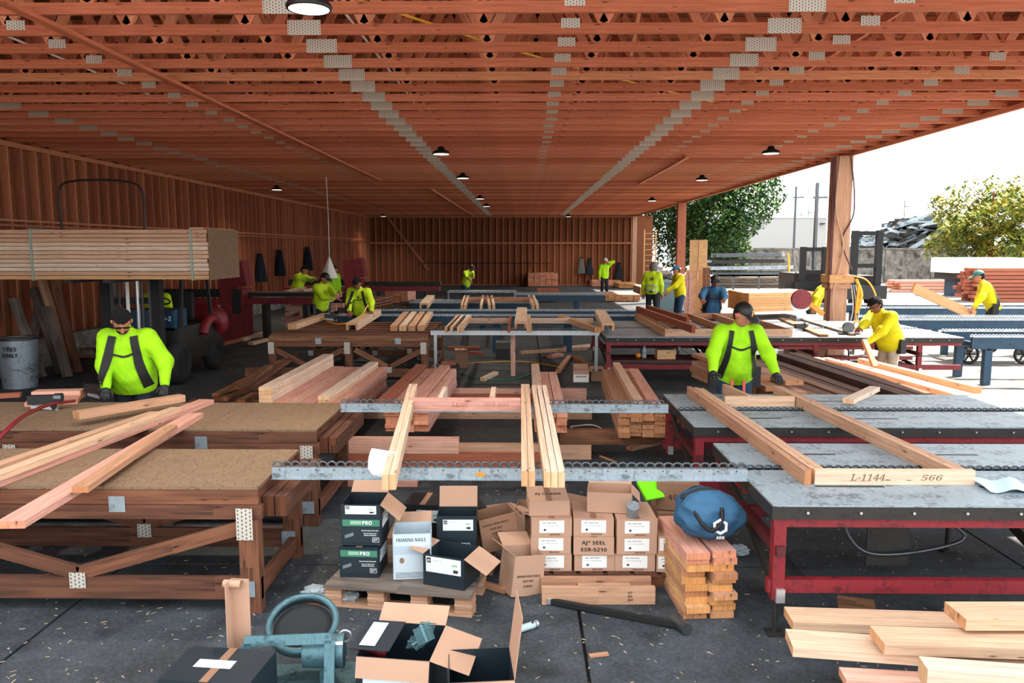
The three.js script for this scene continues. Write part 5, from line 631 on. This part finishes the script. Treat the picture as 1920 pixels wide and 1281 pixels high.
{
  const wh = thing('white_hood', 'white cloth dust hood hanging on a cord over the crib', 'hood', D(618, 500, 21.779).toArray()); part('cone', new THREE.ConeGeometry(0.26, 0.62, 5, 1, true), dbl0(M.white), wh); part('cord', tube([V(0, 0.3, 0), V(0, 1.2, 0), V(-0.03, YC - D(618, 500, 21.779).y, 0)], 0.012, 8), M.white, wh);
  const lean = [[30, 672, 70, 545, M.grey], [60, 665, 15, 560, M.grey], [98, 660, 55, 540, M.grey], [120, 655, 70, 520, M.tan], [130, 650, 88, 490, M.brown], [110, 662, 75, 575, M.grey]]; let li = 0; for (const [a, b, c, d2, m] of lean) { const lx = 9.02 - li * 0.11, lb = 8.4 - li++ * 0.11; const wd = (px, x) => x / ((960 - px) / FOC + 0.0142), r = D(c, d2, wd(c, lx)); r.x = -lx; board(V(-lb, 0.04, -wd(a, lb)), r, 0.16, 0.04, m, 'weathered board leaning by the left wall', 'boards leaning by the left wall'); }
  const bin = thing('trash_can', 'battered grey-blue trash can with scrawled marks by the left wall', 'trash can', [-8.2, 0, -12.6]); part('can', cyl(0.3, 0.25, 0.8, 20).translate(0, 0.4, 0), M.galv, bin); part('rim', new THREE.TorusGeometry(0.3, 0.02, 6, 24).rotateX(1.57).translate(0, 0.8, 0), M.steel, bin); part('scrawl', sheet(0.36, 0.2).translate(0.05, 0.6, 0.298), ink(['TRES', 'ONLY'], '#1b2226', 'bold 70px sans-serif', 256, 160), bin);
  for (let i = 0; i < 9; i++) { const q = G(110 + i * 10, 680 - (i % 3) * 8); board(V(q.x - 0.3, 0.04 + (i % 4) * 0.05, q.z), V(q.x + rr(0.2, 0.5), 0.05 + (i % 4) * 0.05, q.z + rr(-0.4, 0.4)), 0.14, 0.04, i % 2 ? M.brown : M.tan, 'scrap board in the heap behind the bearded worker', 'scrap boards behind the bearded worker'); }
  for (const [a, b, m] of [[[418, 648], [450, 640], M.red2], [[455, 640], [495, 628], M.pale], [[470, 648], [500, 640], M.pale], [[462, 636], [492, 632], M.tan]]) lay(a, b, 0.02, 0.12, 0.08, m, 'offcut on the dark floor between forklift and brown table', 'offcuts between forklift and brown table');
  [[497, 505], [533, 498], [585, 492], [1090, 498], [1105, 500], [1160, 508], [35, 545]].forEach(([x, y], i) => { const d = i < 3 ? 26 : i < 6 ? 47.76 : 16, p = D(x, y, d), t = thing('hanging_jacket', ['dark jacket hanging on the left wall studs', 'dark jacket beside it near the machines', 'black jacket hung behind the reaching worker', 'grey jacket hung on the back wall', 'black bag hung next to the grey jacket', 'dark coat hung at the right of the back wall', 'black sack slumped by the leaning boards'][i], 'jacket', p.toArray(), 0, 'clothes hung on the walls'); if (i === 6) t.position.set(-9.1, t.position.y, -13.1); if (i < 3) { t.position.x = XL + 0.13; t.position.z = -9 / ((960 - x) / FOC + 0.0142); } const g = new THREE.CylinderGeometry(0.09, 0.27, 0.95, 28, 6).scale(1, 1, 0.5), q = g.attributes.position; for (let k = 0; k < q.count; k++) { const a = Math.atan2(q.getZ(k), q.getX(k)), f = 1 + 0.16 * Math.sin(a * 6 + q.getY(k) * 3) * (0.5 - q.getY(k)); q.setX(k, q.getX(k) * f); q.setZ(k, q.getZ(k) * f); } g.computeVertexNormals(); part('cloth', g, i === 3 ? M.hoodie : M.navy, t); part('collar', new THREE.TorusGeometry(0.08, 0.03, 6, 14).rotateX(1.2).translate(0, 0.46, 0.02), M.strap, t); });
  const bench = thing('grey_bench', 'grey steel bench before the distant lime worker', 'bench', [0, 0, 0]); { const a = G(838, 548, 0.75), b = G(968, 548, 0.75); part('top', bxAt(b.x - a.x, 0.05, 1, (a.x + b.x) / 2, 0.75, a.z - 0.5), M.galv, bench); for (const x of [a.x + 0.05, b.x - 0.05]) part('leg', bxAt(0.06, 0.72, 0.06, x, 0.36, a.z - 0.05), M.galv, bench); }
  const ld = thing('ladder', 'orange extension ladder standing at the shed corner', 'ladder', [X(1216, 46), 0, -46]); for (const x of [-0.33, 0.33]) part('rail', bxAt(0.07, 3.3, 0.05, x, 1.65, 0), M.orange[0], ld); for (let k = 0; k < 10; k++) part('rung', bxAt(0.6, 0.04, 0.04, 0, 0.3 + k * 0.31, 0), M.orange[1], ld);
  for (const [a, b, l, m, z, top] of [[1291, 1327, 'tall pale plywood sheets leaning by the second post', M.ply, 26.5, 450], [1317, 1332, 'narrow brown panel leaning against the plywood', M.brown[0], 26.2, 502], [1283, 1300, 'short pink panel leaning at the foot of the plywood', M.pink[0], 26.1, 515]]) { const p = D(a, 540, z), q = D(b, top, z); const t = thing('plywood_sheet', l, 'plywood', [(p.x + q.x) / 2, 0, -z]); for (const [k, n] of [[-0.25, 'left_sheet'], [0.25, 'right_sheet']]) part(n, bxAt((q.x - p.x) / 2 - 0.01, q.y, 0.03, (q.x - p.x) * k, q.y / 2, k * 0.04), m, t); }
  for (const px of [1197, 1240]) { const p = G(px, 560), t = thing('blue_bin', px < 1220 ? 'blue-grey dumpster with heaped waste, left one' : 'blue-grey dumpster behind the vest wearer, right one', 'dumpster', [p.x, 0, -28.2]); part('tub', bxAt(0.75, 1.1, 1, 0, 0.55, 0), std('#6f97ab', 0.6), t); part('rim', bxAt(0.8, 0.08, 1.05, 0, 1.1, 0), std('#8fb0bf', 0.6), t); for (let i = 0; i < 16; i++) { const s = part('waste_sheet', bx(rr(0.2, 0.5), 0.02, rr(0.15, 0.35)), [M.white, M.card, M.galv][i % 3], t); s.position.set(rr(-0.35, 0.35), 1.15 + R() * 0.4, rr(-0.4, 0.4)); s.rotation.set(rr(-0.8, 0.8), R() * 3, rr(-0.8, 0.8)); } }
}
function dbl0(m) { const k = m.clone(); k.side = 2; return k; }
// ---------- yard beyond the eave ----------
{
  const wallY = struct('wall_yard'); for (let i = 0; i < 12; i++) part('panel', bxAt(2.96, 2.15, 0.2, 13 + i * 3, 1.07, -52), M.conc, wallY); part('cap', bxAt(36, 0.12, 0.3, 29.5, 2.2, -52), M.conc, wallY);
  const bd = thing('warehouse', 'plain grey warehouse behind the yard wall', 'building', [24, 0, -82]); part('wall', bxAt(14, 5.2, 8, -1.5, 2.6, 0), std('#a9a9a8', 0.9), bd); part('parapet', bxAt(14.2, 0.15, 8.2, -1.5, 5.25, 0), M.white, bd); part('lamp_arm', bxAt(0.4, 0.1, 0.5, 5, 4.6, 4.2), M.black, bd);
  const leafTree = (name, l, cx, cz, h, r, n, cols, lowK) => { const t = thing(name, l, 'tree', [cx, 0, cz]); part('trunk', cyl(0.14, 0.28, h * 0.6, 10).translate(0, h * 0.3, 0), M.old[0], t); for (let i = 0; i < 7; i++) part('branch', bar(V(0, h * 0.35 + i * 0.1, 0), V(rr(-0.7, 0.7) * r, h * rr(0.6, 0.9), rr(-0.6, 0.6) * r), 0.08, 0.08), M.old[0], t); cols.forEach((cl, ci) => { const P = [], N = []; for (let i = 0; i < n / cols.length; i++) { const a = R() * 6.283, v = rr(-1, 1), q = Math.cbrt(rr(0.25, 1)) * (0.8 + 0.3 * Math.sin(a * 3 + v * 5)), rad = Math.sqrt(1 - v * v) * r * q, x = Math.cos(a) * rad, y = h * lowK + v * h * 0.46 * q, z = Math.sin(a) * rad, s = rr(0.08, 0.2), b = R() * 6.3, e = rr(-0.9, 0.9); const ux = Math.cos(b) * s, uz = Math.sin(b) * s, uy = e * s, vx = -Math.sin(b) * s * 0.5, vz = Math.cos(b) * s * 0.5; P.push(x - ux, y - uy, z - uz, x + vx, y, z + vz, x + ux, y + uy, z + uz, x - ux, y - uy, z - uz, x + ux, y + uy, z + uz, x - vx, y, z - vz); } const g = new THREE.BufferGeometry(); g.setAttribute('position', new THREE.Float32BufferAttribute(P, 3)); g.computeVertexNormals(); part('foliage', g, std(cl, 0.8, { side: 2 }), t); }); };
  leafTree('leafy_tree', 'dense dark green tree beside the shed corner', 11.2, -50, 10, 4.5, 42000, ['#2f5b2c', '#264d29', '#5f7f35'], 0.5); leafTree('leafy_tree', 'airy yellow-green tree behind the yard lumber at the right', 26.8, -46, 6.1, 3.6, 14000, ['#8b8f30', '#5f7a34', '#b0a03c'], 0.56);
  [[1493, 350, 460, 0.1, 60, 'thick pole with a cross arm behind the timber post', 0.16], [1533, 343, 470, 0.3, 45, 'tall grey steel pole left of the timber post', 0.2], [1503, 393, 420, 0.3, 110, 'distant utility pole beside the warehouse', 0.1], [1517, 388, 420, 0.3, 118, 'distant utility pole, second one', 0.1], [1672, 418, 455, 0.2, 100, 'small distant utility pole over the scrap heap', 0.1], [1697, 375, 410, 0.3, 100, 'distant pole with two arms over the scrap heap', 0.1]].forEach(([px, yt, yb, aw, d, l, r]) => { const p = D(px, yt, d), t = thing('utility_pole', l, 'pole', [p.x, 0, -d]); part('pole', cyl(r * 0.5, r * 0.6, p.y, 10).translate(0, p.y / 2, 0), M.steel, t); part('cross_arm', bxAt(0.8, 0.1, 0.1, 0.2, p.y - 0.8, 0), M.steel, t); part('insulator', cyl(0.06, 0.06, 0.2, 8).translate(0.5, p.y - 0.65, 0), M.white, t); });
  const yardLift = (px, d, l, h) => { const t = thing('forklift', l, 'forklift', [X(px, d), 0, -d]); for (const x of [-0.45, 0.45]) { part('mast_channel', bxAt(0.22, h, 0.2, x, h / 2, 0), M.rubber, t); part('tyre', cyl(0.4, 0.4, 0.3, 20).rotateZ(1.57).translate(x * 1.4, 0.4, -0.8), M.rubber, t); } for (const y of [0.5, h * 0.55, h - 0.1]) part('crossbar', bxAt(1.1, 0.16, 0.14, 0, y, 0), M.rubber, t); part('body', bxAt(1.3, 0.9, 2, 0, 0.75, -1.4), M.dark, t); part('carriage', bxAt(1.5, 0.5, 0.12, 0, 0.6, 0.15), M.black, t); part('cage', bar(V(-0.5, 1.2, -0.6), V(-0.4, h * 0.8, -1.2), 0.06, 0.06), M.black, t); };
  yardLift(1521, 33, 'parked dark forklift mast left of the timber post', 2.3); yardLift(1618, 30, 'larger parked dark forklift right of the timber post', 2.9);
  const rk = thing('steel_rack', 'long rack of grey steel profiles along the yard wall', 'rack', [0, 0, 0]); { const a = G(1326, 548), b = G(1515, 548); for (let k = 0; k < 16; k++) part('profile', bar(V(a.x + rr(-0.2, 0.8), 0.9 + (k / 4 | 0) * 0.32, a.z - (k % 4) * 0.4), V(b.x - rr(0, 1.5), 0.95 + (k / 4 | 0) * 0.32, a.z - (k % 4) * 0.4), 0.3, rr(0.1, 0.22)), [M.steel, M.galv, M.dark][k % 3], rk); for (let k = 0; k < 5; k++) part('post', bxAt(0.08, 0.9, 0.1, a.x + (b.x - a.x) * k / 4, 0.45, a.z + 0.1), M.steel, rk); part('rail', bxAt(b.x - a.x, 0.08, 0.1, (a.x + b.x) / 2, 0.86, a.z + 0.1), M.white, rk); part('yellow_bar', bar(V(a.x + 4.1, 0.9, a.z + 0.2), V(a.x + 4.0, 2, a.z + 0.2), 0.08, 0.08), M.yellowHose, rk); }
  const tk = thing('white_trailer', 'long white trailer body behind the marked lumber pile', 'trailer', [0, 0, 0]); { const a = D(1765, 505, 38), b = D(1908, 488, 38); part('body', bxAt(b.x - a.x, 0.7, 2, (a.x + b.x) / 2, 1.45, -38), M.white, tk); part('underside', bxAt(b.x - a.x - 0.3, 0.3, 1.8, (a.x + b.x) / 2, 0.95, -38), M.dark, tk); for (const x of [a.x + 0.6, b.x - 0.6]) part('stand', bxAt(0.3, 0.9, 1, x, 0.45, -38), M.blue, tk); part('emblem', sheet(0.5, 0.25).translate(a.x + 1.9, 1.4, -36.99), ink('⌂', '#33475a', 'bold 100px sans-serif', 128, 100), tk); }
  const hp = thing('scrap_heap', 'heap of tangled grey scrap metal beyond the yard wall', 'scrap heap', [D(1700, 440, 66).x, 0, -66]); hp.userData.kind = 'stuff'; { const l = [[], [], []]; for (let i = 0; i < 700; i++) { const x = rr(-6, 5), hgt = (4.6 + x * 0.3) * (1 - Math.abs(x) / 14), y = hgt * Math.sqrt(R()), z = rr(-2, 2), g = bx(+rr(0.4, 3).toFixed(1), +rr(0.05, 0.3).toFixed(1) + 0.03, +rr(0.1, 0.5).toFixed(1) + 0.05).clone().rotateZ(rr(-0.3, 0.6)).rotateY(rr(-0.8, 0.8)).translate(x, y, z); l[i % 3].push(g); } l.forEach((q, i) => part('scrap_metal', merge(q), [M.steel, M.galv, M.dark][i], hp)); }
  const mp = thing('cart', 'low steel cart with spoked wheels under the right conveyors', 'cart', G(1860, 680).toArray()); part('deck', bxAt(1.5, 0.12, 0.6, 0, 0.42, 0), M.steel, mp); for (const x of [-0.6, 0.45]) { const w = part('wheel', merge([new THREE.TorusGeometry(0.17, 0.03, 6, 24), ...[0, 1, 2].map((k) => bxAt(0.32, 0.025, 0.03, 0, 0, 0).rotateZ(k * 1.047))]), M.rubber, mp); w.position.set(x, 0.2, 0.25); part('axle', bxAt(0.06, 0.24, 0.06, x, 0.3, 0.2), M.steel, mp); }
}
renderer.render(scene, camera);
